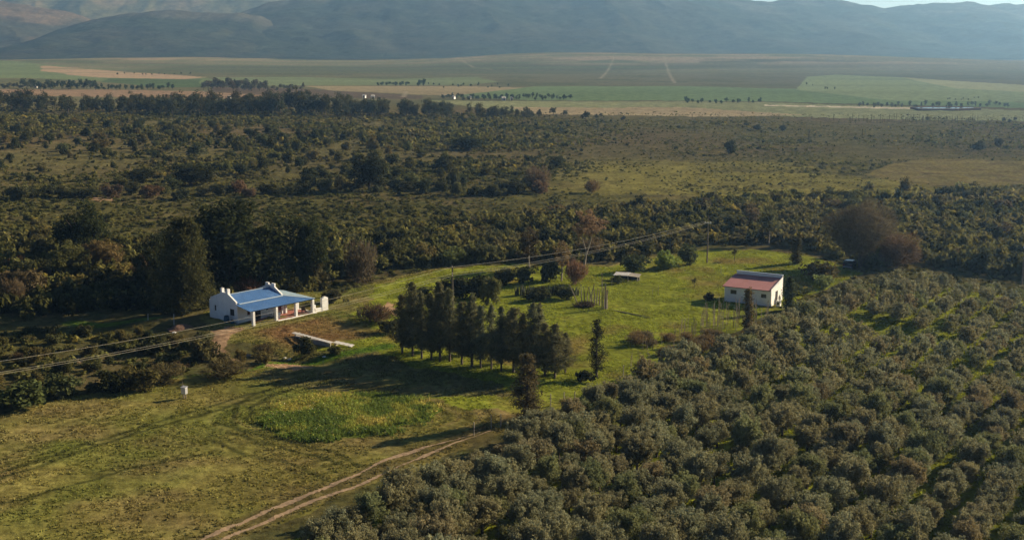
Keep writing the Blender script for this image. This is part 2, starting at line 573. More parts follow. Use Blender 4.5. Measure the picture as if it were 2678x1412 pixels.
    c = np.where(gr[:, None], g, c)
    we = inpoly(jx, jy, WEEDS)
    c = np.where(we[:, None], C((0.12, 0.155, 0.03)), c)
    # slope below the cottage is browner
    u = (x - HO[0]) * HU[0] + (y - HO[1]) * HU[1]
    v = (x - HO[0]) * HV[0] + (y - HO[1]) * HV[1]
    bank = sstep(-4, 0, u) * (1 - sstep(8, 13, u)) * sstep(-19, -15, v) * (1 - sstep(-7, -5, v))
    c = mix(c, mix(C((0.22, 0.145, 0.055)), C((0.19, 0.105, 0.05)), (n2 - .35) * 3), bank * 0.9)
    for p in DIRT_SPOTS:
        m = inpoly(jx, jy, p)
        c = np.where(m[:, None], C((0.38, 0.25, 0.15)) * (0.7 + 0.6 * n2)[:, None], c)
    # strip of green left of the cottage
    st = polyline_dist(x, y, world_poly([(190, 845), (260, 852), (330, 842), (400, 832)]))
    c = mix(c, C((0.13, 0.19, 0.03)), 1 - sstep(0.8, 2.0, st))
    for ln in GRASSY:
        d = polyline_dist(jx * .25 + x * .75, jy * .25 + y * .75, world_poly(ln))
        c = mix(c, C((0.05, 0.055, 0.018)), (1 - sstep(0.12, 0.5, d)) * 0.75)
    d = polyline_dist(x, y, world_poly(RUT_A)) + polyline_dist(x, y, world_poly(RUT_B))
    c = mix(c, C((0.145, 0.12, 0.045)), 1 - sstep(2.2, 4.5, d))
    return np.clip(c, 0.004, 0.8)


def micro(x, y):
    """lumps of the turf and the low heath"""
    near = 0.10 * (fbm(x, y, 1.3, 51, 3) - 0.5) * 2 + 0.14 * (fbm(x, y, 5, 52, 2) - 0.5)
    s = sstep(230, 300, y) * (1 - sstep(800, 1000, y))
    return near + s * 1.0 * (fbm(x, y, 4.5, 53, 3) - 0.45)


def build_ground():
    ys = [-200, -80, 0, 40, 70, 84]
    y = 90.0
    while y < 260:
        ys.append(y); y *= 1.0038
    while y < 6000:
        ys.append(y); y *= 1.0078
    ys = np.array(ys)
    nc = 860
    u = np.linspace(-1, 1, nc)
    X = u[None, :] * (0.52 * np.maximum(ys, 0) + 34)[:, None]
    X[:6] = u[None, :] * np.array([90, 90, 90, 90, 90, 85])[:, None]
    Y = np.repeat(ys[:, None], nc, 1)
    x, yy = X.ravel(), Y.ravel()
    z = terrain(x, yy) + micro(x, yy)
    z -= 0.12 * inpoly(x, yy, OPEN) * 0
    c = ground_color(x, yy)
    nr = len(ys)
    i = np.arange(nr * nc).reshape(nr, nc)
    F = np.stack([i[:-1, :-1], i[:-1, 1:], i[1:, 1:], i[1:, :-1]], -1).reshape(-1, 4)
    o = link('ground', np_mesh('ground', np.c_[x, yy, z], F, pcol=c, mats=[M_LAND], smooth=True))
    tag(o, 'valley floor of mown field, lawn, scrub and distant farmland', kind='structure')


build_ground()


def build_ruts():
    mb = MB()
    rr = random.Random(5)
    for line in (RUT_A, RUT_B):
        P = [at(a, b)[:2] for a, b in line]
        pts = []
        for a, b in zip(P[:-1], P[1:]):
            n = max(2, int(np.hypot(*(b - a)) / 0.3))
            for k in range(n):
                pts.append(a + (b - a) * k / n)
        vs = []
        for k in range(len(pts)):
            d = pts[min(k + 1, len(pts) - 1)] - pts[max(k - 1, 0)]
            d = d / np.hypot(*d)
            nrm = np.array([-d[1], d[0]])
            fade = 1.0 if k < len(pts) * 0.8 else max(0.25, 1 - (k - len(pts) * 0.8) / (len(pts) * 0.2))
            q0_ = pts[k]
            for s in (-1, 1):
                w = max(0.03, 0.22 + 0.42 * (float(vnoise(q0_[0], q0_[1], 2.5, 66 + s)) - 0.5) + rr.uniform(-0.11, 0.11)) * fade
                q = pts[k] + nrm * s * w
                z = float(terrain(q[0], q[1]) + micro(np.array([q[0]]), np.array([q[1]]))[0])
                vs.append((q[0], q[1], z + 0.035))
        mb.add(vs, [(2 * k, 2 * k + 1, 2 * k + 3, 2 * k + 2) for k in range(len(pts) - 1)])
    o = mb.build('dirt_track', M_DIRT)
    tag(o, 'pale two rut dirt track along the olive grove', kind='structure')


build_ruts()


# ------------------------------------------------------------------ mountains
def mountain(name, label, crest, D, base_y, seed, colors, rough=1.0, back=900, foot_z=8):
    """crest: (px, py) points of the skyline in the photograph, stood up at distance D; the flank runs from base_y up to it"""
    cx = np.array([(a - 1339) / FPX * D * 1.0 for a, b in crest])
    cz = np.array([CAM_H + D * math.tan(math.atan((706 - b) / FPX) - PITCH) for a, b in crest])
    x0, x1 = cx[0], cx[-1]
    nx = int((x1 - x0) / 9)
    xs = np.linspace(x0, x1, nx)
    zc = np.interp(xs, cx, cz)
    zc = zc + (fbm(xs, xs * 0, 120, seed, 4) - 0.5) * 22 * rough + (fbm(xs, xs * 0, 30, seed + 4, 3) - 0.5) * 7 * rough
    ny = 120
    ts = np.linspace(0, 1, ny)
    tb = np.linspace(0, 1, 12)[1:]
    X = np.repeat(xs[None], ny + len(tb), 0)
    yv = np.concatenate([base_y + (D - base_y) * ts, D + back * tb])
    Y = np.repeat(yv[:, None], nx, 1)
    prof = np.concatenate([ts ** 1.35, 1 - 0.9 * tb])
    Z = foot_z + (zc[None] - foot_z) * prof[:, None]
    rid = 1 - np.abs(fbm(X + Y * 0.25, Y * 0.3, 330, seed + 1, 4) * 2 - 1)
    amp = np.concatenate([np.sin(ts * math.pi) ** 0.8, 0 * tb])[:, None]
    Z = Z + amp * rough * (52 * (rid - 0.75) + 17 * (fbm(X, Y, 70, seed + 2, 3) - 0.5))
    Z = np.maximum(Z, -5)
    x, y, z = X.ravel(), Y.ravel(), Z.ravel()
    n = fbm(x, y, 160, seed + 6, 4)
    h = np.repeat(np.concatenate([ts, np.ones(len(tb))])[:, None], nx, 1).ravel()
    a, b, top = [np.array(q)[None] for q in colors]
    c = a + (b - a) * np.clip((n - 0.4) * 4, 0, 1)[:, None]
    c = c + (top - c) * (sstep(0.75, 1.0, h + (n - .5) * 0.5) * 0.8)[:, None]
    nr = len(yv)
    i = np.arange(nr * nx).reshape(nr, nx)
    F = np.stack([i[:-1, :-1], i[:-1, 1:], i[1:, 1:], i[1:, :-1]], -1).reshape(-1, 4)
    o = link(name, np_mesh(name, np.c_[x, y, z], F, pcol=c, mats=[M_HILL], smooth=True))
    tag(o, label, kind='structure')


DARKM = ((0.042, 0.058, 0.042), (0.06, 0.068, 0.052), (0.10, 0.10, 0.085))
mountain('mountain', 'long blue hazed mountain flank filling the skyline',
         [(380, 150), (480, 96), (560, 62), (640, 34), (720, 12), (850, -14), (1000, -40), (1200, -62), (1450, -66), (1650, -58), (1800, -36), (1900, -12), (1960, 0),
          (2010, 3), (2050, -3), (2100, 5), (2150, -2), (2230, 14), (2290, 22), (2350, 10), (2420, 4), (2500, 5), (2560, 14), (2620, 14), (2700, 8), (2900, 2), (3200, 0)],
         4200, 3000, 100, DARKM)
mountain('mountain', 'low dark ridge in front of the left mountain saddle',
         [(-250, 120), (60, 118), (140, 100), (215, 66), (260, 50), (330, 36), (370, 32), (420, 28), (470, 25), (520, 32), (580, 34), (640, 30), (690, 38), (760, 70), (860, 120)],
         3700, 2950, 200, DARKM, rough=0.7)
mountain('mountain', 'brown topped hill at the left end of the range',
         [(-500, -10), (-200, -25), (-40, -12), (20, 0), (80, 8), (130, 18), (190, 30), (240, 42), (270, 58), (330, 96), (420, 140)],
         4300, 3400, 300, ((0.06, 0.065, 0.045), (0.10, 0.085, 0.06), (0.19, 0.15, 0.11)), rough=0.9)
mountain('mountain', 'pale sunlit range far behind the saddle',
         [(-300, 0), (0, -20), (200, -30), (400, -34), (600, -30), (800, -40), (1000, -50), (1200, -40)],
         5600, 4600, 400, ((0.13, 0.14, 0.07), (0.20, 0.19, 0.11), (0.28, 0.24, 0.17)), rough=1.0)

# ------------------------------------------------------------------ foliage makers
def unit(a):
    return a / np.maximum(np.linalg.norm(a, axis=-1, keepdims=True), 1e-9)


def leaf_quads(P, Nrm, size, aspect, rng, axis=None):
    n = unit(Nrm)
    r = axis if axis is not None else rng.normal(size=P.shape)
    t = unit(r - n * (r * n).sum(1, keepdims=True) + 1e-6)
    b = np.cross(n, t)
    s = (size * rng.uniform(0.65, 1.35, len(P)))[:, None]
    V = np.stack([P + t * s, P + b * s * aspect, P - t * s, P - b * s * aspect], 1).reshape(-1, 3)
    F = np.arange(len(P) * 4).reshape(-1, 4)
    return V, F


def crown_from_clumps(cen, rad_, nper, size, aspect, rng, up=0.35, jitter=0.7, squash=0.8):
    P, Nn, T = [], [], []
    for c, r in zip(cen, rad_):
        d = unit(rng.normal(size=(nper, 3)))
        rr = r * rng.uniform(0.35, 1.0, nper) ** 0.6
        p = c + d * rr[:, None] * np.array([1, 1, squash])
        P.append(p)
        Nn.append(d + rng.normal(size=(nper, 3)) * jitter + np.array([0, 0, up]))
        ct = rng.uniform(-0.18, 0.18)
        T.append(np.clip(rng.uniform(0.15, 0.85, nper) + ct, 0, 1))
    P = np.concatenate(P)
    P[:, 2] = np.maximum(P[:, 2], 0.03)
    V, F = leaf_quads(P, np.concatenate(Nn), size, aspect, rng)
    return V, F, np.concatenate(T)


def leaf_mesh(name, V, F, T):
    return np_mesh(name, V, F, tint=T, mats=[M_LEAF])


def dome_clumps(rng, n, rx, rz, z0, power=0.5, flat=0.0, lobes=0.25):
    """clump centres through a rounded crown volume of half width rx, half height rz, centred z0"""
    d = unit(rng.normal(size=(n, 3)))
    ph = rng.uniform(0, 6.28, 4)
    az = np.arctan2(d[:, 1], d[:, 0])
    lob = 1 + lobes * (np.sin(az * 2 + ph[0]) * .5 + np.sin(az * 3 + ph[1]) * 0.5 + np.sin(d[:, 2] * 4 + ph[2]) * .5)
    r = rng.uniform(0, 1, n) ** power
    p = d * (r * lob)[:, None] * np.array([rx, rx, rz])
    p[:, 2] += z0
    return p


def olive_crown(seed, nper=42, ncl=190, size=0.10):
    rng = np.random.default_rng(seed)
    cen = dome_clumps(rng, ncl, 1.55, 1.15, 1.95, 0.42, lobes=0.22)
    # shoots that stand above the dome
    k = ncl // 4
    top = cen[np.argsort(-cen[:, 2])[:k]] + np.c_[rng.normal(0, .15, (k, 2)), rng.uniform(0.15, 0.55, k)]
    cen = np.concatenate([cen, top])
    cen[:, 2] = np.maximum(cen[:, 2], 0.45)
    return crown_from_clumps(cen, rng.uniform(0.20, 0.40, len(cen)), nper, size, 0.36, rng, up=0.45, jitter=0.8)


def trunk_mesh(name, h, r, seed, mat, limbs=4, spread=0.5, lean=0.05):
    rr = random.Random(seed)
    mb = MB()
    pts = [(0, 0, -0.2)]
    x = y = 0.0
    for k in range(1, 6):
        x += rr.uniform(-1, 1) * lean * h / 5
        y += rr.uniform(-1, 1) * lean * h / 5
        pts.append((x, y, h * k / 5))
    mb.tube(pts, [r * (1.15 - 0.95 * k / 5) for k in range(6)], 7)
    for i in range(limbs):
        k = rr.randint(1, 4)
        a = rr.uniform(0, 6.28)
        L = h * spread * rr.uniform(0.5, 1.0)
        p0 = Vector(pts[k])
        p1 = p0 + Vector((math.cos(a) * L * .5, math.sin(a) * L * .5, L * 0.35))
        p2 = p0 + Vector((math.cos(a) * L * .85, math.sin(a) * L * .85, L * 0.85))
        mb.tube([p0, p1, p2], [r * 0.5, r * 0.34, r * 0.12], 5)
    return mb.mesh(name, mat, True)


def spire_crown(seed, h=10.0, rmax=1.7, base=0.2, nb=70, leaf=0.2, per=46, gap=0.0, droop=0.35, tip=0.12, power=0.85, aspect=0.22, rag=(0.55, 1.3)):
    """needle-leaved crown of separate boughs round a straight trunk"""
    rng = np.random.default_rng(seed)
    P, Nn, Ax, T = [], [], [], []
    for i in range(nb):
        t = (i + rng.uniform(0, 1)) / nb
        if rng.uniform() < gap:
            continue
        z = h * (base + (1 - base) * t)
        L = rmax * ((1 - t) ** power * (1 - tip) + tip) * rng.uniform(*rag)
        L *= min(1.0, 0.55 + t * 4)
        a = rng.uniform(0, 6.283)
        d = np.array([math.cos(a), math.sin(a), 0.0])
        m = max(10, int(per * (0.4 + L / rmax)))
        s = rng.uniform(0.05, 1, m) ** 0.75
        p = d * (s * L)[:, None]
        p[:, 2] = z + L * (0.55 * s - droop * s * s * 1.6)
        p += rng.normal(size=(m, 3)) * (0.10 + 0.16 * L * (1 - .5 * s))[:, None] * np.array([1, 1, 0.8])
        P.append(p)
        Nn.append(rng.normal(size=(m, 3)) + d * 0.8 + np.array([0, 0, .3]))
        Ax.append(d + np.array([0, 0, -0.2]) + rng.normal(size=(m, 3)) * 0.7)
        ct = rng.uniform(-0.2, 0.2)
        T.append(np.clip(rng.uniform(0.15, 0.85, m) + ct, 0, 1))
    P = np.concatenate(P)
    V, F = leaf_quads(P, np.concatenate(Nn), leaf, aspect, rng, np.concatenate(Ax))
    return V, F, np.concatenate(T)


def twig_ball(seed, rx=1.0, rz=1.0, n=900, w=0.012, z0=None, droop=0.0, length=0.45):
    """leafless or fine-leaved shrub of twigs"""
    rng = np.random.default_rng(seed)
    z0 = rz if z0 is None else z0
    cen = dome_clumps(rng, n, rx, rz, z0, 0.38, lobes=0.3)
    d = unit(cen - np.array([0, 0, z0 * 0.35]))
    d = unit(d + rng.normal(size=d.shape) * 0.45 + np.array([0, 0, 0.5 - droop * 1.6]))
    cen[:, 2] = np.maximum(cen[:, 2], 0.05)
    nrm = rng.normal(size=d.shape)
    V, F = leaf_quads(cen, nrm, length, w / length, rng, d)
    return V, F, rng.uniform(0, 1, n)


def bush_crown(seed, ncl=26, nper=42, size=0.11, rx=1.0, rz=0.75, z0=0.7):
    rng = np.random.default_rng(seed)
    cen = dome_clumps(rng, ncl, rx * 0.78, rz * 0.75, z0, 0.45, lobes=0.3)
    return crown_from_clumps(cen, rng.uniform(0.2, 0.42, ncl), nper, size, 0.5, rng, up=0.35)


def broad_crown(seed, ncl=60, nper=70, size=0.3, rx=4.0, rz=4.0, z0=6.5, cr=(0.9, 1.7), aspect=0.5, lobes=0.3):
    rng = np.random.default_rng(seed)
    cen = dome_clumps(rng, ncl, rx * 0.85, rz * 0.85, z0, 0.45, lobes=lobes)
    return crown_from_clumps(cen, rng.uniform(cr[0], cr[1], ncl), nper, size, aspect, rng, up=0.3)


def far_tree_mesh(seed, slim=False):
    rng = np.random.default_rng(seed)
    if slim:
        V, F, T = spire_crown(seed, 1.0, 0.12, 0.03, 24, 0.05, 7, 0, 0.0, 0.3, 0.6, 0.5)
    else:
        cen = dome_clumps(rng, 16, 0.26, 0.36, 0.56, 0.45, lobes=0.3)
        V, F, T = crown_from_clumps(cen, rng.uniform(0.1, 0.2, 16), 20, 0.06, 0.6, rng, up=0.3)
    mb = MB().tube([(0, 0, -0.05), (0, 0, 0.45), (0.005, 0, 0.93)], [0.03, 0.022, 0.01], 5)
    n0 = len(V)
    tv = np.array(mb.v)
    quads = np.array([f for f in mb.f if len(f) == 4]) + n0
    return np_mesh('distant_tree', np.concatenate([V, tv]), np.concatenate([F, quads]),
                   tint=np.concatenate([T, np.full(len(quads), 0.5)]), mats=[M_LEAF, M_BARK],
                   mat_index=[0] * len(F) + [1] * len(quads))


def varied(c, amt=0.2, rr=random):
    k = 1 + rr.uniform(-amt, amt)
    w = rr.uniform(-amt, amt) * 0.5
    return (c[0] * k * (1 + w), c[1] * k, c[2] * k * (1 - w), 1)


G_OLIVE = (0.160, 0.164, 0.103)
G_DARK = (0.030, 0.036, 0.016)
G_WIND = (0.10, 0.104, 0.06)
G_SCRUB = (0.105, 0.10, 0.036)
G_GREEN = (0.075, 0.095, 0.03)
G_BROWN = (0.13, 0.085, 0.05)
G_RUST = (0.19, 0.085, 0.05)
G_YELLOW = (0.20, 0.175, 0.04)
G_BRIGHT = (0.15, 0.20, 0.055)
G_GREYG = (0.085, 0.10, 0.06)


def build_tree(name, loc, label, cat, crown_me, trunk_me, color, scale=(1, 1, 1), rz=0.0, group=None, crown_name='crown'):
    t = thing(name, loc, label, cat, group, rz)
    t.scale = scale
    c = link(crown_name, crown_me, t)
    c.color = color
    if trunk_me:
        link('trunk', trunk_me, t)
    return t


# ------------------------------------------------------------------ olive grove
GAP = world_poly([(2215, 885), (2260, 838), (2330, 850), (2420, 880), (2400, 905), (2330, 910)])


def build_grove():
    rr = random.Random(3)
    crowns = [leaf_mesh('olive_crown', *olive_crown(100 + k)) for k in range(6)]
    trunks = [trunk_mesh('olive_trunk', 1.7, 0.14, k, M_BARK, 5, 0.6, 0.12) for k in range(3)]
    a = rad(33)
    du = np.array([math.sin(a), math.cos(a)])     # along the rows
    dn = np.array([math.cos(a), -math.sin(a)])    # across the rows
    org = np.array([20.0, 130.0])
    spots = []
    for i in range(-40, 48):
        for j in range(-85, 85):
            p = org + dn * (i * 3.9 + rr.uniform(-.35, .35)) + du * (j * 2.2 + (i % 2) * 1.1 + rr.uniform(-.45, .45))
            if rr.random() < 0.05 or inpoly(p[:1], p[1:], GAP)[0]:
                continue
            if inpoly(np.array([p[0]]), np.array([p[1]]), GROVE)[0]:
                # only what the photograph can show
                dz = p[1] * CP + CAM_H * SP
                px = 1339 + FPX * p[0] / dz
                py = 706 - FPX * (p[1] * SP - (CAM_H - 1.5) * CP) / dz
                if -150 < px < 2678 + 700 and py < 1412 + 330:
                    off = px > 2678 + 90 or py > 1412 + 75
                    spots.append((off, dz, px, py, p))
    spots.sort(key=lambda s: (s[0], s[1]))
    print('OLIVES', len(spots))
    far = []
    for k, (off_, dz, px, py, p) in enumerate(spots):
        big = 0.84 if (px > 2150 and py < 1010) else (0.95 if px > 2420 else 1.0)
        s = big * rr.uniform(0.74, 1.04) if rr.random() < .9 else rr.uniform(0.55, 0.8)
        sz = s * rr.uniform(0.85, 1.3)
        col = varied(G_OLIVE, 0.13, rr)
        if rr.random() < 0.10:
            col = varied((0.165, 0.150, 0.092), 0.12, rr)
        elif rr.random() < 0.2:
            col = varied((0.135, 0.15, 0.075), 0.12, rr)
        rz = rr.uniform(0, 6.28)
        if k < 300:
            build_tree('olive_tree', (p[0], p[1], 0), 'grey green olive tree packed in the front part of the grove', 'olive tree',
                       crowns[rr.randrange(6)], trunks[rr.randrange(3)], col, (s, s, sz), rz, 'olive trees of the near grove')
        else:
            far.append((p, s, sz, rz, col))
    Vs, Fs, Ts, Cs, off = [], [], [], [], 0
    lod = [olive_crown(140 + k, 18, 90, 0.17) for k in range(4)]
    for p, s, sz, rz, col in far:
        V, F, T = lod[rr.randrange(4)]
        c, sn = math.cos(rz), math.sin(rz)
        W = np.c_[(V[:, 0] * c - V[:, 1] * sn) * s + p[0], (V[:, 0] * sn + V[:, 1] * c) * s + p[1], V[:, 2] * sz]
        Vs.append(W); Fs.append(F + off); Ts.append(T)
        Cs.append(np.repeat(np.array(col[:3])[None], len(F), 0))
        off += len(V)
    if far:
        o = link('olive_trees', np_mesh('olive_trees', np.concatenate(Vs), np.concatenate(Fs), tint=np.concatenate(Ts),
                                        col=np.concatenate(Cs), mats=[M_SCRUB]))
        tag(o, 'olive trees filling the far end of the grove in grassy rows', 'olive grove', kind='stuff')


build_grove()

# ------------------------------------------------------------------ windbreak row
def build_windbreak():
    rr = random.Random(9)
    crowns = [leaf_mesh('windbreak_crown', *spire_crown(300 + k, 9.6, 1.9, 0.12, 130, 0.21, 56, 0.12, 0.2, 0.08, (0.7, 0.5, 0.9, 0.55, 0.75)[k], 0.22, (0.35, 1.6))) for k in range(5)]
    trunks = [trunk_mesh('windbreak_trunk', 8.4, 0.17, 20 + k, M_BARK, 6, 0.16, 0.015) for k in range(3)]
    rows = [(1052, 925, 160), (1079, 932, 172), (1103, 936, 180), (1128, 941, 186), (1151, 943, 190), (1176, 945, 180), (1208, 953, 178),
            (1234, 956, 170), (1257, 961, 165), (1285, 964, 165), (1311, 969, 165), (1343, 973, 172), (1369, 978, 178), (1396, 981, 182),
            (1425, 985, 160), (1451, 989, 165), (1478, 975, 120), (1240, 925, 150), (1150, 915, 165), (1330, 945, 150), (1410, 955, 150)]
    for k, (px, py, hp) in enumerate(rows):
        p = at(px, py)
        h = hp / ppm(p) * 1.02
        s = h / 9.6
        w = s * rr.uniform(0.78, 1.15) * (1.0 if k < 17 else 0.9)
        s *= rr.uniform(0.84, 1.14)
        build_tree('casuarina_tree', p, 'tall dark casuarina in the windbreak row on the lawn edge', 'tree', crowns[k % 5], trunks[k % 3],
                   varied(G_WIND, 0.2, rr), (w, w, s), rr.uniform(0, 6.28), 'casuarinas of the windbreak row')
    # lone spire tree
    p = at(1560, 985)
    cm = leaf_mesh('lone_crown', *spire_crown(340, 7.2, 1.15, 0.06, 80, 0.17, 36, 0.12, 0.1, 0.16, 0.5))
    build_tree('cypress_tree', p, 'slim dark spire tree standing alone between lawn and olive grove', 'tree', cm,
               trunk_mesh('lone_trunk', 6.8, 0.14, 31, M_BARK, 6, 0.2, 0.01), varied((0.028, 0.03, 0.017), 0.05))
    low = leaf_mesh('low_bush_crown', *bush_crown(77, 30, 60, 0.13, 1.2, 0.9, 0.8))
    o = link('bush', low, loc=at(1530, 1000), scale=(1.1, 1.1, 1.0))
    o.color = varied((0.03, 0.034, 0.018), .05)
    tag(o, 'low dark bush at the foot of the lone spire tree', 'bush')
    # shaggy brown tree at the bend of the track
    p = at(1378, 1098)
    cm = leaf_mesh('shaggy_crown', *spire_crown(350, 6.9, 1.35, 0.03, 110, 0.18, 50, 0.05, 0.3, 0.3, 0.55))
    build_tree('cypress_tree', p, 'shaggy brown green tree where the dirt track meets the grove', 'tree', cm,
               trunk_mesh('shaggy_trunk', 6.2, 0.15, 33, M_BARK, 6, 0.2, 0.02), varied((0.075, 0.064, 0.036), 0.05), (1.3, 1.3, 1.05))


build_windbreak()

# ------------------------------------------------------------------ single trees near the yard
def build_yard_trees():
    rr = random.Random(21)
    bt = [trunk_mesh('tree_trunk', 6.5, 0.32, 40 + k, M_BARK, 7, 0.6, 0.08) for k in range(2)]
    big = [leaf_mesh('big_crown', *broad_crown(400 + k, 120, 84, 0.24, 4.5, 5.3, 5.5, (0.8, 1.6))) for k in range(4)]

    def broad(px, py, wpx, hpx, col, label, name='evergreen_tree', var=0):
        p = at(px, py)
        k = ppm(p)
        s = wpx / k / 9.6
        sz = hpx / k / 11.3
        return build_tree(name, p, label, 'tree', big[var % 4], bt[var % 2], (*col, 1), (s, s, sz), rr.uniform(0, 6.28))
    broad(600, 762, 300, 268, (0.024, 0.030, 0.013), 'largest black green tree rising behind the cottage roof', var=0)
    broad(690, 757, 190, 205, (0.027, 0.034, 0.015), 'dark evergreen close behind the right part of the cottage roof', var=1)
    broad(500, 768, 150, 180, (0.026, 0.032, 0.014), 'dark evergreen wedged between the shaggy tall tree and the largest tree', var=2)
    broad(418, 812, 120, 215, (0.025, 0.03, 0.014), 'dark tree touching the left side of the shaggy tall tree', var=3)
    broad(808, 750, 125, 196, (0.032, 0.040, 0.017), 'dark tree behind the pale young pine', var=2)
    broad(222, 690, 160, 168, (0.024, 0.030, 0.012), 'round topped black green tree far left of the cottage', var=1)
    broad(268, 725, 110, 110, (0.11, 0.085, 0.04), 'yellow brown tree beside the round topped black green tree', 'broadleaf_tree', 3)
    broad(185, 735, 110, 120, (0.085, 0.09, 0.035), 'olive green tree in front of the round topped black green tree', 'broadleaf_tree', 0)
    broad(965, 500, 95, 112, (0.022, 0.026, 0.013), 'tall black green tree standing above the bushes of the middle scrub', var=1)
    broad(500, 485, 140, 58, (0.024, 0.028, 0.013), 'wide low black green tree in the left scrub', var=2)
    broad(365, 478, 85, 42, (0.028, 0.032, 0.014), 'small dark tree left of the wide low tree in the scrub', var=3)
    broad(1225, 393, 108, 42, (0.036, 0.045, 0.024), 'oval dark green thicket alone in the brown heath', 'evergreen_shrub', 0)
    # tall shaggy tree left of the cottage
    p = at(487, 818)
    k = ppm(p)
    cm = leaf_mesh('shaggy_tall_crown', *spire_crown(420, 14.5, 4.6, 0.05, 320, 0.26, 80, 0.03, 0.4, 0.28, 0.55, 0.3))
    build_tree('casuarina_tree', p, 'tall shaggy tree with yellow green sunlit side left of the cottage', 'tree', cm,
               trunk_mesh('shaggy_tall_trunk', 12.5, 0.3, 51, M_BARK, 8, 0.2, 0.01), (0.046, 0.048, 0.020, 1),
               (1, 1, 245 / k / 14.5))
    # young pine right of the roof
    p = at(805, 752)
    k = ppm(p)
    cm = leaf_mesh('pine_crown', *spire_crown(430, 7, 2.4, 0.03, 120, 0.2, 60, 0, 0.15, 0.08, 0.8, 0.35))
    build_tree('pine_tree', p, 'pale green cone shaped young pine behind the cottage', 'tree', cm,
               trunk_mesh('pine_trunk', 6.2, 0.16, 52, M_BARK, 4, 0.2, 0.01), (0.085, 0.105, 0.045, 1), (1, 1, 108 / k / 7))
    # brown willow at the right
    cm = leaf_mesh('willow_crown', *twig_ball(440, 6.2, 5.0, 15000, 0.035, 6.6, 0.55, 0.55))
    p = at(2250, 700)
    k = ppm(p)
    build_tree('willow_tree', p, 'huge brown leafless willow over the parked car', 'tree', cm,
               trunk_mesh('willow_trunk', 6.0, 0.4, 55, M_BARK, 9, 0.8, 0.05), (0.072, 0.062, 0.043, 1),
               (175 / k / 12.4, 175 / k / 12.4, 180 / k / 11.6), 0.4)
    cm2 = leaf_mesh('willow_crown', *twig_ball(441, 4, 2.6, 7000, 0.035, 3.4, 0.5, 0.5))
    build_tree('willow_tree', at(2345, 700), 'rust brown low willow between the huge willow and the grove', 'tree', cm2,
               trunk_mesh('willow_trunk', 3.0, 0.2, 56, M_BARK, 6, 0.8, 0.05), (0.095, 0.068, 0.045, 1), (1, 1, 1))
    # gum with dead orange leaves
    p = at(1540, 700)
    k = ppm(p)
    cm = leaf_mesh('gum_crown', *broad_crown(450, 60, 46, 0.2, 2.7, 3.2, 8.0, (0.5, 1.0), lobes=0.5))
    t = build_tree('gum_tree', p, 'gum tree with orange dead leaves and slanting pale trunk', 'tree', cm, None, (0.15, 0.105, 0.068, 1),
                   (1.15, 1.15, 155 / k / 11.0))
    mb = MB().tube([(-0.8, 0, -.2), (-0.5, 0, 2.4), (0.2, 0, 5), (0.6, 0, 8)], [0.2, 0.17, 0.13, 0.06], 7)
    mb.tube([(-0.4, 0, 3), (-1.0, 0.2, 5), (-1.1, 0.2, 7.4)], [0.12, 0.09, 0.04], 6)
    mb.build('trunk', M_PALEBARK, t, smooth=True)
    cm = leaf_mesh('gum_crown', *broad_crown(451, 44, 46, 0.2, 2.2, 2.6, 5.4, (0.45, 0.9), lobes=0.5))
    for (px, py, hp, col, lab) in [(1385, 705, 105, (0.060, 0.048, 0.028), 'dark gum tree with thin orange tips crossed by the power wires'),
                                   (1468, 735, 100, (0.13, 0.10, 0.055), 'sparse brown gum tree left of the gum with orange leaves'),
                                   (2010, 640, 95, (0.075, 0.082, 0.042), 'grey green gum tree with a white trunk behind the lawn'),
                                   (1960, 615, 80, (0.11, 0.09, 0.06), 'thin brown gum tree behind the end of the power line')]:
        p = at(px, py)
        s = hp / ppm(p) / 7.8
        t = build_tree('gum_tree', p, lab, 'tree', cm, None, (*col, 1), (s, s, s), rr.uniform(0, 6))
        MB().tube([(0, 0, -.2), (0.2, 0, 2.4), (0.1, 0.2, 4.8), (0.3, 0.1, 6.4)], [0.17, 0.14, 0.1, 0.04], 6).build('trunk', M_PALEBARK, t, smooth=True)
    # saplings and small trees on the lawn
    sm = leaf_mesh('sapling_crown', *bush_crown(460, 16, 30, 0.08, 0.5, 0.55, 1.15))
    smt = trunk_mesh('sapling_trunk', 1.3, 0.05, 61, M_BARK, 3, 0.4, 0.03)
    for px, py, hp, lab in [(1816, 752, 28, 'tiny dark sapling in the middle of the lawn'),
                            (1921, 683, 38, 'small open tree at the back edge of the lawn'),
                            (583, 1180, 22, 'thin sapling alone in the mown field')]:
        p = at(px, py)
        s = hp / ppm(p) / 1.75
        build_tree('sapling', p, lab, 'sapling', sm, smt, (0.06, 0.062, 0.03, 1), (s * 0.75, s * 0.75, s), rr.uniform(0, 6))
    cm = leaf_mesh('conifer_crown', *spire_crown(470, 5.2, 1.05, 0.02, 90, 0.15, 40, 0, 0.1, 0.2, 0.6, 0.35))
    build_tree('cypress_tree', at(2062, 812), 'dark green upright conifer against the right end of the red roofed shed', 'tree', cm,
               trunk_mesh('conifer_trunk', 4.6, 0.1, 63, M_BARK, 3, 0.2, 0.01), (0.036, 0.045, 0.022, 1))
    build_tree('cypress_tree', at(2082, 690), 'dark columnar bush at the back right corner of the lawn', 'tree', cm,
               trunk_mesh('conifer_trunk', 4.6, 0.1, 64, M_BARK, 3, 0.2, 0.01), (0.045, 0.045, 0.024, 1), (1.25, 1.25, 0.95), 2)
    # shaggy tall plant before the shed wall
    cm = leaf_mesh('reed_tree_crown', *spire_crown(471, 6.6, 0.75, 0.02, 90, 0.16, 34, 0, 0.15, 0.5, 0.5, 0.3))
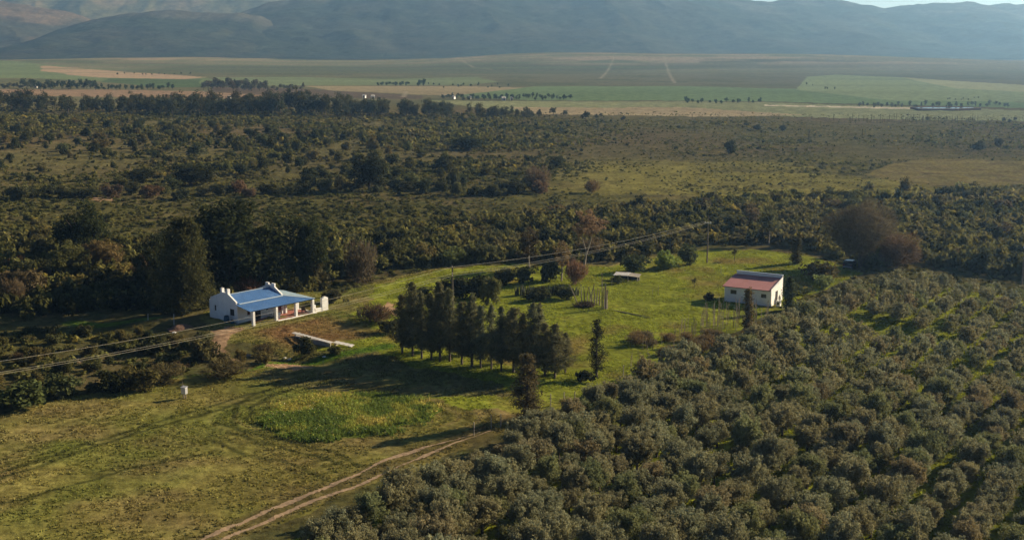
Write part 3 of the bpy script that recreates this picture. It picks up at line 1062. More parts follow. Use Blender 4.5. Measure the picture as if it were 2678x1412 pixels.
    build_tree('cypress_tree', at(1955, 880), 'shaggy brown columnar tree in front of the red roofed shed', 'tree', cm,
               trunk_mesh('reed_trunk', 5.8, 0.1, 65, M_BARK, 3, 0.2, 0.01), (0.085, 0.07, 0.036, 1), (1, 1, 1.02))


build_yard_trees()

# ------------------------------------------------------------------ bushes one can tell apart
BUSH = [leaf_mesh('bush_crown', *bush_crown(500 + k, 34, 46, 0.105)) for k in range(7)]
TWIGGY = [leaf_mesh('twiggy_crown', *twig_ball(520 + k, 0.95, 0.72, 1500, 0.02, 0.75, 0.05, 0.2)) for k in range(3)]
TALLB = [leaf_mesh('tall_bush_crown', *crown_from_clumps(dome_clumps(np.random.default_rng(540 + k), 44, 0.62, 1.1, 1.15, 0.45, lobes=.35),
                                                         np.random.default_rng(k).uniform(.2, .4, 44), 44, 0.1, 0.45, np.random.default_rng(550 + k)))
         for k in range(4)]


def put_bush(name, me, p, w, h, col, label, cat, group=None, rz=0.0, ref=1.45):
    o = link(name, me, loc=(p[0], p[1], p[2] - 0.05), rz=rz, scale=(w / 2.0, w / 2.0, h / ref))
    o.color = col if len(col) == 4 else (*col, 1)
    return tag(o, label, cat, group)


def single_bushes():
    rr = random.Random(31)
    L = [  # px, base py, width px, height px, colour, mesh kind, label
        (655, 768, 95, 52, (0.15, 0.085, 0.06), 't', 'red brown leafless shrub rising behind the cottage roof'),
        (945, 738, 95, 105, (0.072, 0.06, 0.042), 't', 'wide brown twiggy bush behind the power wires right of the cottage'),
        (868, 792, 58, 50, (0.045, 0.045, 0.024), 'b', 'dark bush beside the right end of the cottage'),
        (1745, 702, 62, 58, G_BRIGHT, 'b', 'bright green bush at the lawn edge near the far power pole'),
        (1802, 692, 62, 60, (0.055, 0.068, 0.034), 'b', 'dark round bush right of the bright green bush'),
        (1660, 712, 70, 55, (0.05, 0.062, 0.03), 'b', 'dark green bush above the low tin roofed shelter'),
        (1613, 742, 38, 26, (0.045, 0.055, 0.028), 'b', 'small dark bush in front of the low tin roofed shelter'),
        (2148, 735, 105, 58, (0.070, 0.062, 0.026), 'b', 'large brown green round bush right of the lawn'),
        (2152, 752, 58, 40, (0.15, 0.185, 0.075), 'b', 'pale green leafy bush in front of the large round bush'),
        (1853, 785, 30, 26, (0.05, 0.04, 0.024), 'b', 'small dark brown bush left of the red roofed shed'),
        (2075, 768, 90, 34, (0.05, 0.06, 0.028), 'b', 'low dark hedge bush behind the red roofed shed'),
        (985, 845, 85, 55, (0.085, 0.06, 0.04), 't', 'brown twiggy shrub at the left end of the windbreak'),
        (1015, 870, 60, 40, (0.05, 0.052, 0.026), 'b', 'dark bush under the first windbreak tree'),
        (800, 935, 62, 58, (0.04, 0.043, 0.02), 'b', 'dark bush against the sunken white roofed shed'),
        (875, 925, 40, 26, (0.055, 0.06, 0.025), 'b', 'small green bush at the far end of the sunken shed'),
        (690, 935, 60, 42, (0.07, 0.058, 0.03), 't', 'olive shrub in the ditch below the cottage'),
        (530, 945, 85, 82, (0.065, 0.062, 0.03), 'b', 'tall olive shrub beside the sandy path'),
        (525, 905, 55, 50, (0.06, 0.066, 0.03), 'b', 'dark shrub above the sandy path'),
        (365, 1020, 110, 68, (0.065, 0.06, 0.024), 'b', 'rounded brown green bush at the edge of the mown field'),
        (290, 1025, 90, 62, (0.022, 0.026, 0.012), 'b', 'nearly black bush left of the rounded brown green bush'),
        (60, 1065, 150, 80, (0.06, 0.075, 0.03), 'b', 'wide green bush at the left margin of the mown field'),
        (160, 1035, 110, 70, (0.055, 0.066, 0.03), 'b', 'green bush behind the wide green bush at the left margin'),
        (430, 1000, 100, 50, (0.085, 0.075, 0.038), 't', 'pale twiggy shrub at the field edge below the power wires'),
        (590, 985, 120, 50, (0.08, 0.07, 0.036), 't', 'wide twiggy brush below the sandy path'),
        (400, 925, 90, 60, (0.05, 0.055, 0.026), 'b', 'dark olive bush under the power wires left of the cottage'),
        (200, 775, 95, 62, (0.14, 0.12, 0.04), 'b', 'yellow green bush in the dark thicket left of the cottage'),
        (60, 780, 120, 90, (0.075, 0.062, 0.036), 'b', 'olive brown bush at the far left of the thicket'),
        (1505, 745, 65, 70, (0.12, 0.075, 0.05), 't', 'brown twiggy bush above the bundle of standing poles'),
        (1440, 735, 60, 62, (0.036, 0.044, 0.022), 'b', 'dark bush left of the brown twiggy bush'),
        (1375, 742, 62, 55, (0.042, 0.05, 0.024), 'b', 'dark bush at the right end of the pale cactus hedge'),
        (1320, 745, 60, 62, (0.05, 0.056, 0.026), 'b', 'tall dark bush between windbreak and cactus hedge'),
        (1405, 786, 70, 44, (0.040, 0.046, 0.023), 'b', 'dark bush growing into the left half of the cactus hedge'),
        (1478, 782, 62, 38, (0.036, 0.044, 0.022), 'b', 'dark bush growing into the right half of the cactus hedge'),
        (1285, 800, 60, 90, (0.075, 0.08, 0.034), 'b', 'olive bush showing above the windbreak row'),
        (1195, 780, 110, 62, (0.024, 0.028, 0.014), 'b', 'black green bush behind the near power pole'),
        (1255, 780, 80, 70, (0.024, 0.028, 0.014), 'b', 'black green bush right of the near power pole'),
        (1110, 775, 60, 30, (0.05, 0.056, 0.025), 'b', 'low dark bush left of the near power pole'),
        (1165, 625, 70, 45, G_YELLOW, 'b', 'yellow flowering bush in the scrub behind the cottage'),
        (2558, 393, 38, 30, (0.05, 0.055, 0.035), 'b', 'round grey green bush alone on the right heath'),
        (2610, 385, 26, 28, (0.05, 0.05, 0.03), 'b', 'small open bush right of the round grey green bush'),
        (1910, 405, 34, 46, (0.035, 0.042, 0.024), 'b', 'dark upright bush alone in the middle of the heath'),
        (1980, 342, 24, 18, (0.04, 0.045, 0.026), 'b', 'left one of two dark bushes far out on the heath'),
        (2047, 342, 22, 17, (0.04, 0.045, 0.026), 'b', 'right one of two dark bushes far out on the heath'),
        (1455, 438, 48, 36, (0.035, 0.042, 0.022), 'b', 'larger dark bush at the centre of the middle scrub'),
        (1383, 428, 34, 30, (0.04, 0.046, 0.024), 'b', 'smaller dark bush left of the larger dark bush'),
        (1185, 495, 46, 66, (0.045, 0.05, 0.026), 'b', 'slim upright bush tree in the dark bush row'),
        (1405, 500, 66, 62, (0.10, 0.078, 0.056), 't', 'reddish leafless bush in the dark bush row'),
        (1548, 506, 42, 38, (0.12, 0.09, 0.05), 't', 'rust coloured bush in the scrub behind the gum trees'),
    ]
    for i, (px, py, wp, hp, col, kd, lab) in enumerate(L):
        p = at(px, py)
        k = ppm(p)
        me = TWIGGY[i % 3] if kd == 't' else BUSH[i % 7]
        put_bush('shrub' if kd == 't' else 'bush', me, p, wp / k, hp / k, col, lab, 'shrub' if kd == 't' else 'bush', None, rr.uniform(0, 6.28),
                 1.5)


single_bushes()

THICK_L = world_poly([(-60, 650), (130, 620), (300, 640), (430, 640), (545, 700), (535, 800), (420, 800), (300, 815), (-60, 850)])
STRIP_L = world_poly([(-60, 872), (360, 870), (545, 905), (690, 950), (600, 975), (420, 992), (170, 1036), (-60, 1088)])
THICK_R = world_poly([(700, 640), (850, 630), (1300, 585), (1500, 560), (1780, 540), (2050, 520), (2740, 505), (3150, 500), (3150, 800), (2740, 745), (2420, 690), (2270, 700),
                      (2120, 655), (1990, 640), (1830, 640), (1700, 680), (1580, 690), (1340, 685), (1000, 705), (860, 745), (720, 735)])
THICK_H = world_poly([(430, 700), (560, 690), (740, 690), (850, 740), (850, 765), (740, 775), (690, 772), (640, 768), (560, 790), (535, 812), (440, 832)])


def scatter(poly, spacing, rr, limit=100000, keep=None):
    x0, y0 = poly.min(0)
    x1, y1 = poly.max(0)
    pts, grid = [], {}
    for _ in range(limit):
        x, y = rr.uniform(x0, x1), rr.uniform(y0, y1)
        s = spacing * (0.75 + 0.5 * rr.random())
        g = (int(x // spacing), int(y // spacing))
        ok = True
        for a in (-1, 0, 1):
            for b in (-1, 0, 1):
                for (qx, qy) in grid.get((g[0] + a, g[1] + b), ()):
                    if (qx - x) ** 2 + (qy - y) ** 2 < s * s:
                        ok = False
        if not ok:
            continue
        if not inpoly(np.array([x]), np.array([y]), poly)[0]:
            continue
        grid.setdefault(g, []).append((x, y))
        pts.append((x, y))
    return pts


def in_view(x, y, z=0.0, m=40):
    dz = y * CP + (CAM_H - z) * SP
    px = 1339 + FPX * x / dz
    return -m < px < 2678 + m


def pick(rr, table):
    r = rr.random() * sum(w for w, _ in table)
    for w, v in table:
        r -= w
        if r <= 0:
            return v
    return table[-1][1]


def thickets():
    rr = random.Random(41)
    mixL = [(3, (0.040, 0.044, 0.020)), (3, (0.085, 0.078, 0.032)), (2, (0.028, 0.032, 0.015)), (2, (0.10, 0.072, 0.042)), (1, (0.13, 0.11, 0.042))]
    mixR = [(3, (0.062, 0.066, 0.032)), (2, (0.085, 0.08, 0.036)), (2, (0.036, 0.042, 0.022)), (1, (0.085, 0.07, 0.045)), (1, (0.09, 0.105, 0.038))]
    mixS = [(3, (0.06, 0.064, 0.028)), (2, (0.09, 0.08, 0.034)), (2, (0.085, 0.062, 0.036)), (1, (0.035, 0.04, 0.018))]
    n = 0
    mixH = [(3, (0.030, 0.034, 0.016)), (1, (0.06, 0.055, 0.028))]
    jobs = [(THICK_H, 3.6, mixH, (3.0, 5.0), (2.5, 4.6), 'bush in the shadowy belt right behind the cottage', 'bushes behind the cottage', 26),
            (THICK_L, 4.2, mixL, (3.0, 5.6), (2.2, 5.0), 'bush in the dark thicket left of the cottage', 'bushes of the left thicket', 56),
            (STRIP_L, 2.6, mixS, (1.6, 3.2), (0.9, 2.3), 'bush in the brushy strip below the power wires', 'bushes of the left strip', 44),
            (THICK_R, 4.6, mixR, (3.0, 6.0), (2.2, 5.2), 'bush in the thicket behind lawn and grove', 'bushes of the back thicket', 96)]
    for poly, sp, mixt, wr, hr, lab, grp, lim in jobs:
        pts = [p for p in scatter(poly, sp, rr, 9000) if in_view(*p)]
        pts.sort(key=lambda q: q[1])
        rr.shuffle(pts)
        pts = pts[:lim]
        for x, y in pts:
            if THICK_L is poly and abs(x + 52) < 6 and y < 195:
                pass
            col = varied(pick(rr, mixt), 0.18, rr)
            w, h = rr.uniform(*wr), rr.uniform(*hr)
            kind = rr.random()
            if col[0] > col[1] * 1.2 and kind < .6:
                me, ref = TWIGGY[rr.randrange(3)], 1.5
            elif h > w * 0.95:
                me, ref = TALLB[rr.randrange(4)], 2.5
                w *= 1.2
            else:
                me, ref = BUSH[rr.randrange(7)], 1.5
            words = 'dark' if sum(col[:3]) < 0.13 else ('brown' if col[0] > col[1] * 1.2 else 'olive green')
            put_bush('bush', me, (x, y, float(terrain(x, y))), w, h, col, words + ' ' + lab, 'bush', words + ' ' + grp, rr.uniform(0, 6.28), ref)
            n += 1
    # the dark row of bushes across the middle of the scrub
    line = [(-20, 524), (120, 520), (250, 519), (420, 520), (600, 518), (760, 508), (900, 503), (1080, 508), (1250, 512), (1400, 516)]
    for i in range(36):
        t = i / 35 * (len(line) - 1)
        k = min(int(t), len(line) - 2)
        px = line[k][0] + (line[k + 1][0] - line[k][0]) * (t - k) + rr.uniform(-10, 10)
        py = line[k][1] + (line[k + 1][1] - line[k][1]) * (t - k) + rr.uniform(-12, 2)
        p = at(px, py)
        col = varied(pick(rr, [(4, (0.04, 0.046, 0.024)), (2, (0.075, 0.078, 0.036)), (1, (0.09, 0.066, 0.045))]), 0.2, rr)
        put_bush('bush', BUSH[rr.randrange(7)], p, rr.uniform(4.2, 7), rr.uniform(2.4, 5), col,
                 'rounded bush in the dark row across the middle scrub', 'bush', 'bushes of the dark row', rr.uniform(0, 6.28), 1.5)
        n += 1
    reg = world_poly([(-60, 325), (500, 322), (900, 345), (1150, 420), (1380, 470), (1380, 492), (-60, 500)])
    pts = [p for p in scatter(reg, 13, rr, 30000) if in_view(*p)]
    rr.shuffle(pts)
    pts = [p for p in pts if rr.random() < 0.35 + 0.9 * float(sstep(.42, .58, fbm(np.array([p[0]]), np.array([p[1] * .6]), 60, 64, 2))[0])][:170]
    for x, y in pts:
        col = varied(pick(rr, [(4, (0.042, 0.048, 0.022)), (3, (0.075, 0.08, 0.032)), (1, (0.10, 0.09, 0.04))]), 0.2, rr)
        h = rr.uniform(2.4, 5.6)
        w = h * rr.uniform(0.75, 1.3)
        me, ref = (TALLB[rr.randrange(4)], 2.5) if rr.random() < .5 else (BUSH[rr.randrange(7)], 1.5)
        put_bush('small_tree', me, (x, y, float(terrain(x, y))), w * (1.25 if ref > 2 else 1), h, col, 'small bushy tree dotted through the scrub left of the heath',
                 'small tree', 'small trees of the left scrub', rr.uniform(0, 6.28), ref)
    print('BUSHES', n)


thickets()

# ------------------------------------------------------------------ scrub as ground cover
def build_scrub():
    rng = np.random.default_rng(77)
    lods = []
    for (ncl, nper, size) in ((9, 13, 0.21), (6, 9, 0.30), (4, 6, 0.42)):
        vs = []
        for k in range(5):
            r2 = np.random.default_rng(600 + k + ncl * 10)
            cen = dome_clumps(r2, ncl, 0.68, 0.5, 0.5, 0.5, lobes=.3)
            vs.append(crown_from_clumps(cen, r2.uniform(.25, .45, ncl), nper, size, 0.6, r2, up=0.5, jitter=.55))
        lods.append(vs)
    bands = [(110, 300, 0.34, 0), (300, 470, 0.24, 1), (470, 830, 0.14, 2)]
    Vs, Fs, Ts, Cs, off = [], [], [], [], 0
    tot = 0
    for y0, y1, dens, lod in bands:
        hw = 0.46 * y1 + 45
        area = (y1 - y0) * 2 * hw
        n = int(area * dens)
        x = rng.uniform(-hw, hw, n)
        y = rng.uniform(y0, y1, n)
        ok = np.abs(x) < 0.455 * y + 42
        strip = inpoly(x, y, STRIP_L)
        ok &= (y > 180) | strip
        ok &= ~inpoly(x, y, OPEN) & ~inpoly(x, y, GROVE) & ~inpoly(x, y, LAWN) & ~inpoly(x, y, YFIELD)
        u = (x - HO[0]) * HU[0] + (y - HO[1]) * HU[1]
        v = (x - HO[0]) * HV[0] + (y - HO[1]) * HV[1]
        ok &= ~((u > -7) & (u < 16) & (v > -8) & (v < 9))
        # upper boundary runs along the tree line
        lim = np.interp(x, [-400, -250, 0, 60, 200, 400], [780, 770, 720, 700, 690, 660])
        ok &= y < lim + rng.uniform(-30, 40, n)
        pn = fbm(x, y * 0.6, 34, 61, 3)
        openness = sstep(-20, 80, x) * sstep(255, 300, y)
        ok &= (pn > 0.37 - 0.05 * openness) | (rng.uniform(size=n) < 0.16)
        thick = strip | inpoly(x, y, THICK_R) | inpoly(x, y, THICK_L) | inpoly(x, y, THICK_H)
        ok &= ~strip | (rng.uniform(size=n) < 0.55)
        ok |= thick & ~strip & (rng.uniform(size=n) < 0.6) & ~inpoly(x, y, OPEN) & ~inpoly(x, y, GROVE) & ~inpoly(x, y, LAWN)
        strip = strip[ok]
        thick = thick[ok]
        x, y, pn, openness = x[ok], y[ok], pn[ok], openness[ok]
        n = len(x)
        tot += n
        leftbig = (1 - openness) * sstep(330, 420, y) * (1 - 0.6 * sstep(420, 640, y))
        s = 0.86 * rng.uniform(0.6, 1.35, n) * (0.85 + 0.8 * leftbig * rng.uniform(0, 1, n)) * np.where(lod == 2, 1.25, 1.0)
        s *= np.where(openness > 0.5, 0.62, 0.8) * (0.75 + 2.2 * np.clip(pn - 0.42, 0, 0.3))
        hz = s * rng.uniform(0.4, 0.85, n) * (1 + 0.9 * leftbig * rng.uniform(0, 1, n) ** 2)
        # colours by patches
        q = fbm(x, y, 22, 63, 3) + rng.normal(0, 0.10, n)
        pal = np.array([(0.060, 0.066, 0.024), (0.084, 0.090, 0.031), (0.106, 0.106, 0.036), (0.110, 0.111, 0.040), (0.102, 0.097, 0.044)])
        ix = np.clip(((q - 0.26) / 0.48 * 5).astype(int), 0, 4)
        c = pal[ix] * rng.uniform(0.75, 1.25, n)[:, None]
        yl = (rng.uniform(size=n) < 0.012)
        c[yl] = np.array((0.22, 0.19, 0.05))
        dark = rng.uniform(size=n) < 0.06
        c[dark] = np.array((0.034, 0.040, 0.018))
        hz = np.where(dark, hz * 1.7, hz)
        c = c * (1 + 0.35 * openness * rng.uniform(0, 1, n))[:, None]
        tb = rng.uniform(0.9, 1.7, n)
        s = np.where(thick, tb * 1.1, s)
        hz = np.where(thick, tb * rng.uniform(0.8, 1.7, n), hz)
        s = np.where(strip, s * 0.55, s)
        hz = np.where(strip, hz * 0.38, hz)
        c = np.where((thick & ~strip)[:, None], c * np.array((0.92, 0.9, 0.92)), c)
        z = terrain(x, y) + micro(x, y) - 0.1
        th = rng.uniform(0, 6.283, n)
        var = rng.integers(0, 5, n)
        for k in range(5):
            sel = np.where(var == k)[0]
            V, F, T = lods[lod][k]
            cs, sn = np.cos(th[sel])[:, None], np.sin(th[sel])[:, None]
            W = np.empty((len(sel), len(V), 3), np.float32)
            W[:, :, 0] = (V[:, 0] * cs - V[:, 1] * sn) * s[sel][:, None] * 1.25 + x[sel][:, None]
            W[:, :, 1] = (V[:, 0] * sn + V[:, 1] * cs) * s[sel][:, None] * 1.25 + y[sel][:, None]
            W[:, :, 2] = V[:, 2] * hz[sel][:, None] * 1.25 + z[sel][:, None]
            Vs.append(W.reshape(-1, 3))
            Fs.append((F[None] + (np.arange(len(sel)) * len(V))[:, None, None] + off).reshape(-1, 4))
            Ts.append(np.tile(T, len(sel)))
            Cs.append(np.repeat(c[sel], len(F), 0))
            off += len(sel) * len(V)
    V = np.concatenate(Vs)
    print('SCRUB', tot, len(V) // 4)
    o = link('scrub', np_mesh('scrub', V, np.concatenate(Fs), tint=np.concatenate(Ts), col=np.concatenate(Cs), mats=[M_SCRUB]))
    tag(o, 'low olive and brown scrub covering the valley floor', 'scrub', kind='stuff')


build_scrub()


# ------------------------------------------------------------------ grass and weeds
def build_grass():
    rng = np.random.default_rng(88)

    def tufts(n, x, y, hmin, hmax, w, cols, lean=0.4, blades=3):
        z = terrain(x, y) + micro(x, y) - 0.02
        V, T, C = [], [], []
        for b in range(blades):
            a = rng.uniform(0, 6.283, n)
            h = rng.uniform(hmin, hmax, n)
            ww = w * rng.uniform(0.6, 1.4, n)
            dx, dy = np.cos(a), np.sin(a)
            l = lean * h * rng.uniform(0.2, 1, n)
            la = rng.uniform(0, 6.283, n)
            ox, oy = rng.normal(0, w, n), rng.normal(0, w, n)
            p0 = np.c_[x + ox - dx * ww, y + oy - dy * ww, z]
            p1 = np.c_[x + ox + dx * ww, y + oy + dy * ww, z]
            p2 = np.c_[x + ox + np.cos(la) * l, y + oy + np.sin(la) * l, z + h]
            V.append(np.stack([p0, p1, p2], 1).reshape(-1, 3))
            T.append(rng.uniform(0, 1, n))
            C.append(cols)
        return np.concatenate(V), np.concatenate(T), np.concatenate(C)
    # open field and lawn
    n = 170000
    ymax = 235
    y = np.sqrt(rng.uniform(88 ** 2, ymax ** 2, n))
    x = rng.uniform(-0.46, 0.46, n) * y
    ok = (inpoly(x, y, OPEN) | inpoly(x, y, GROVE)) 
    u = (x - HO[0]) * HU[0] + (y - HO[1]) * HU[1]
    v = (x - HO[0]) * HV[0] + (y - HO[1]) * HV[1]
    ok &= ~((u > -1) & (u < 15) & (v > -4) & (v < 7))
    ok &= polyline_dist(x, y, world_poly(RUT_A)) > 0.3
    ok &= polyline_dist(x, y, world_poly(RUT_B)) > 0.3
    for p in DIRT_SPOTS:
        ok &= ~inpoly(x, y, p)
    ok &= (fbm(x, y, 3.0, 91, 3) > 0.40)
    x, y = x[ok], y[ok]
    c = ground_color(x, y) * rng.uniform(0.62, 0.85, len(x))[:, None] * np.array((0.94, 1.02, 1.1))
    V, T, C = tufts(len(x), x, y, 0.05, 0.22, 0.10, c, 0.8)
    F = np.arange(len(V)).reshape(-1, 3)
    o = link('grass', np_mesh('grass', V, F, tint=T, col=C, mats=[M_SCRUB]))
    tag(o, 'short tufted grass of the mown field and lawn', 'grass', kind='stuff')
    # weed patch: low leafy domes that thin out to the right
    x0, y0 = WEEDS.min(0)
    x1, y1 = WEEDS.max(0)
    n = 3000
    x, y = rng.uniform(x0 - 2, x1 + 3, n), rng.uniform(y0 - 1, y1 + 1, n)
    jx = x + (fbm(x, y, 4, 93, 3) - .5) * 3 + rng.normal(0, .4, n)
    jy = y + (fbm(x, y, 4, 94, 3) - .5) * 7 + rng.normal(0, .5, n)
    ok = inpoly(jx, jy, WEEDS) & (rng.uniform(size=n) < 1.1 - 0.6 * (x - x0) / (x1 - x0))
    x, y = x[ok], y[ok]
    n = len(x)
    t = (x - x0) / (x1 - x0)
    r = rng.uniform(.3, .75, n) * (1.1 - .5 * t)
    h = rng.uniform(.35, .75, n) * (1.25 - .7 * t) * (0.5 + fbm(x, y, 4, 96, 2))
    z = terrain(x, y) + micro(x, y)
    cl = fbm(x, y, 5, 95, 3)
    c0 = np.array((0.165, 0.21, 0.046))[None] * rng.uniform(0.65, 1.3, n)[:, None]
    c0[cl < .38] = np.array((0.085, 0.13, 0.03))
    m = 44
    d = unit(rng.normal(size=(n, m, 3)))
    d[:, :, 2] = np.abs(d[:, :, 2])
    P = np.stack([x, y, z], 1)[:, None, :] + d * np.stack([r, r, h], 1)[:, None, :] * rng.uniform(.5, 1.05, (n, m, 1))
    c = np.repeat(c0[:, None, :], m, 1)
    yl = (rng.uniform(size=(n, m)) < np.where(cl > .54, .5, .04)[:, None]) & (d[:, :, 2] > .35)
    c[yl] = np.array((0.30, 0.27, 0.07))
    wl = (rng.uniform(size=(n, m)) < 0.015) & (d[:, :, 2] > .5)
    c[wl] = np.array((0.45, 0.46, 0.36))
    Nn = d + rng.normal(size=d.shape) * .5
    V, F = leaf_quads(P.reshape(-1, 3), Nn.reshape(-1, 3), 0.10, 0.4, rng)
    # tall grass between them
    k = 14000
    gx, gy = rng.uniform(x0 - 2, x1 + 4, k), rng.uniform(y0 - 1, y1 + 1, k)
    ok = inpoly(gx + (fbm(gx, gy, 4, 93, 3) - .5) * 6 + rng.normal(0, .6, k), gy + (fbm(gx, gy, 4, 94, 3) - .5) * 7 + rng.normal(0, .8, k), WEEDS)
    gx, gy = gx[ok], gy[ok]
    gc = np.array((0.21, 0.225, 0.055))[None] * rng.uniform(.7, 1.2, (len(gx), 1))
    gn = fbm(gx, gy, 5, 95, 3)
    gc[gn > .52] = np.array((0.31, 0.28, 0.085))
    gc[gn < .43] = np.array((0.095, 0.135, 0.032))
    V3, T3, C3 = tufts(len(gx), gx, gy, 0.15, 0.6, 0.08, gc, 0.6, 4)
    F3 = np.arange(len(V3)).reshape(-1, 3) + len(V)
    o = link('weeds', np_mesh('weeds', np.concatenate([V, V3]), [F, F3], tint=np.concatenate([rng.uniform(0, 1, n * m), T3]),
                              col=np.concatenate([c.reshape(-1, 3), C3]), mats=[M_SCRUB]))
    tag(o, 'oval patch of tall green weeds with yellow flowers in the mown field', 'weeds', kind='stuff')


build_grass()


# ------------------------------------------------------------------ far trees
def far_trees():
    rr = random.Random(55)
    F = [far_tree_mesh(700 + k) for k in range(6)]
    S = [far_tree_mesh(720 + k, True) for k in range(3)]
    PINE = []
    for k in range(5):
        rng = np.random.default_rng(740 + k)
        cen = dome_clumps(rng, 34, 0.25 + .03 * k, 0.42, 0.53, 0.45, lobes=.3)
        V, Fc, T = crown_from_clumps(cen, rng.uniform(0.08, 0.15, 34), 30, 0.033, 0.55, rng, up=.3)
        PINE.append(leaf_mesh('pine_crown', V, Fc, T))
    ptr = MB().tube([(0, 0, -.03), (0, 0, .4), (0, 0, .8)], [.022, .016, .006], 5).mesh('pine_trunk', M_BARK, True)

    def far(px, py, hp, wp, col, lab, grp, me=None, name='distant_tree'):
        p = at(px, py)
        k = ppm(p)
        h, w = hp / k, wp / k
        o = link(name, me or F[rr.randrange(6)], loc=(p[0], p[1], p[2]), rz=rr.uniform(0, 6.28), scale=(w / .72, w / .72, h))
        o.color = varied(col, 0.22, rr)
        tag(o, lab, 'tree', grp)
    # the tree line behind the scrub
    n = 0
    for i in range(215):
        px = rr.uniform(-30, 1400)
        base = np.interp(px, [0, 300, 700, 1000, 1400], [292, 303, 303, 308, 312])
        py = base - rr.uniform(0, 14) * (1 if px < 1000 else 0.6)
        hp = np.interp(px, [0, 120, 300, 500, 700, 740, 900, 1100, 1250, 1400], [46, 44, 46, 50, 54, 62, 46, 40, 36, 24]) * rr.uniform(0.72, 1.12)
        wp = hp * rr.uniform(0.5, 0.78)
        p = at(px, py)
        k = ppm(p)
        s, w = hp / k, wp / k / 0.62
        build_tree('pine_tree', p, 'dark rounded pine in the long tree line behind the scrub', 'tree', PINE[rr.randrange(5)], ptr,
                   varied((0.042, 0.046, 0.023), 0.25, rr), (w, w, s), rr.uniform(0, 6.28), 'pines of the long tree line')
    for px, py, hp in [(1410, 308, 22), (1447, 303, 24), (1478, 306, 20), (1531, 318, 30), (1560, 312, 14), (1572, 308, 12), (1630, 318, 16), (1170, 338, 24),
                       (1098, 328, 14), (1115, 328, 15), (1060, 330, 14), (1950, 330, 10)]:
        far(px, py, hp, hp * 0.9, (0.04, 0.045, 0.026), 'lone dark tree on the heath right of the long tree line', 'lone trees beyond the heath')
    spec = [  # count, x0, x1, base y0, y1, height px, colour, label, group
        (26, 60, 255, 228, 236, 24, (0.035, 0.05, 0.03), 'dark tree in the left wood beyond the tree line', 'trees of the far left wood'),
        (24, 250, 460, 232, 237, 15, (0.035, 0.055, 0.035), 'small dark tree in the row right of the left wood', 'trees of the far left row'),
        (10, 0, 60, 228, 234, 16, (0.05, 0.055, 0.04), 'grey tree at the far left margin of the valley', 'trees at the far left margin'),
        (34, 530, 700, 226, 240, 24, (0.06, 0.06, 0.045), 'greyish tree in the far wood left of the middle', 'trees of the far middle wood'),
        (12, 690, 800, 232, 242, 16, (0.065, 0.065, 0.048), 'sparse tree beside the far middle wood', 'sparse trees beside the far wood'),
        (14, 988, 1070, 222, 226, 12, (0.03, 0.05, 0.04), 'tree of the dark block in the far green fields', 'trees of the dark far block'),
        (3, 1090, 1110, 224, 227, 17, (0.035, 0.06, 0.04), 'tall far tree right of the dark tree block', 'tall far trees by the dark block'),
        (16, 1120, 1330, 222, 232, 8, (0.04, 0.06, 0.04), 'small tree dotted along the far field edge', 'trees dotted along the far field edge'),
        (12, 290, 500, 194, 198, 6, (0.05, 0.06, 0.05), 'tree of the far hedge below the foothills', 'trees of the far foothill hedge'),
        (46, 1150, 1500, 255, 264, 14, (0.04, 0.055, 0.042), 'tree around the far white farmstead', 'trees around the far farmstead'),
        (16, 1780, 2000, 266, 272, 14, (0.04, 0.065, 0.045), 'tree in the sparse row on the far green field', 'trees of the sparse far row'),
        (34, 2240, 2640, 276, 284, 14, (0.05, 0.06, 0.05), 'tree around the far farm dam', 'trees around the far dam'),
        (8, 2470, 2560, 258, 264, 6, (0.05, 0.065, 0.05), 'low tree above the far farm dam', 'low trees above the far dam'),
        (5, 2100, 2200, 222, 236, 7, (0.05, 0.07, 0.05), 'small tree on the upper far right fields', 'small trees on the upper far fields'),
    ]
    for cnt, x0, x1, b0, b1, hp, col, lab, grp in spec:
        for i in range(cnt):
            far(x0 + (x1 - x0) * (i + rr.random()) / cnt, rr.uniform(b0, b1), hp * rr.uniform(0.65, 1.15), hp * rr.uniform(0.6, 1.0), col, lab, grp)
    for i in range(54):
        px = 2215 + (2560 - 2215) * (i + rr.random()) / 54
        far(px, rr.uniform(316, 324), rr.uniform(9, 21), 3.6, (0.06, 0.065, 0.04), 'slim poplar in the thin row across the right heath', 'poplars of the right heath row',
            S[rr.randrange(3)], 'poplar_tree')
    for px, py, hp in [(1810, 312, 14), (2037, 311, 12), (2123, 314, 11), (2180, 316, 12), (2545, 345, 18), (2255, 358, 20), (2262, 352, 14), (2115, 372, 34), (1563, 348, 28),
                       (2620, 322, 14), (2490, 340, 12)]:
        far(px, py, hp, hp * .3, (0.045, 0.048, 0.03), 'solitary thin tree on the open right heath', 'thin trees on the open heath', S[rr.randrange(3)], 'slim_tree')
    for px, py in [(2625, 320), (2640, 322), (2655, 318), (2425, 318), (2425, 317)][:4]:
        far(px, py, 13, 12, (0.045, 0.05, 0.032), 'small round tree near the poplar row on the right', 'round trees near the poplars')


far_trees()


# ------------------------------------------------------------------ openings in walls
def wall_run(mb, L, H, T, holes, x0=0.0, z0=0.0, y0=0.0):
    """wall along x from x0, thickness T towards +y, with rectangular holes (a, b, z0, z1)"""
    xs = sorted({0.0, L, *[h[0] for h in holes], *[h[1] for h in holes]})
    for a, b in zip(xs[:-1], xs[1:]):
        m = (a + b) / 2
        hs = sorted([(h[2], h[3]) for h in holes if h[0] < m < h[1]])
        z = 0.0
        for c, d in hs:
            if c > z:
                mb.box(x0 + a, x0 + b, y0, y0 + T, z0 + z, z0 + c)
            z = d
        if z < H:
            mb.box(x0 + a, x0 + b, y0, y0 + T, z0 + z, z0 + H)


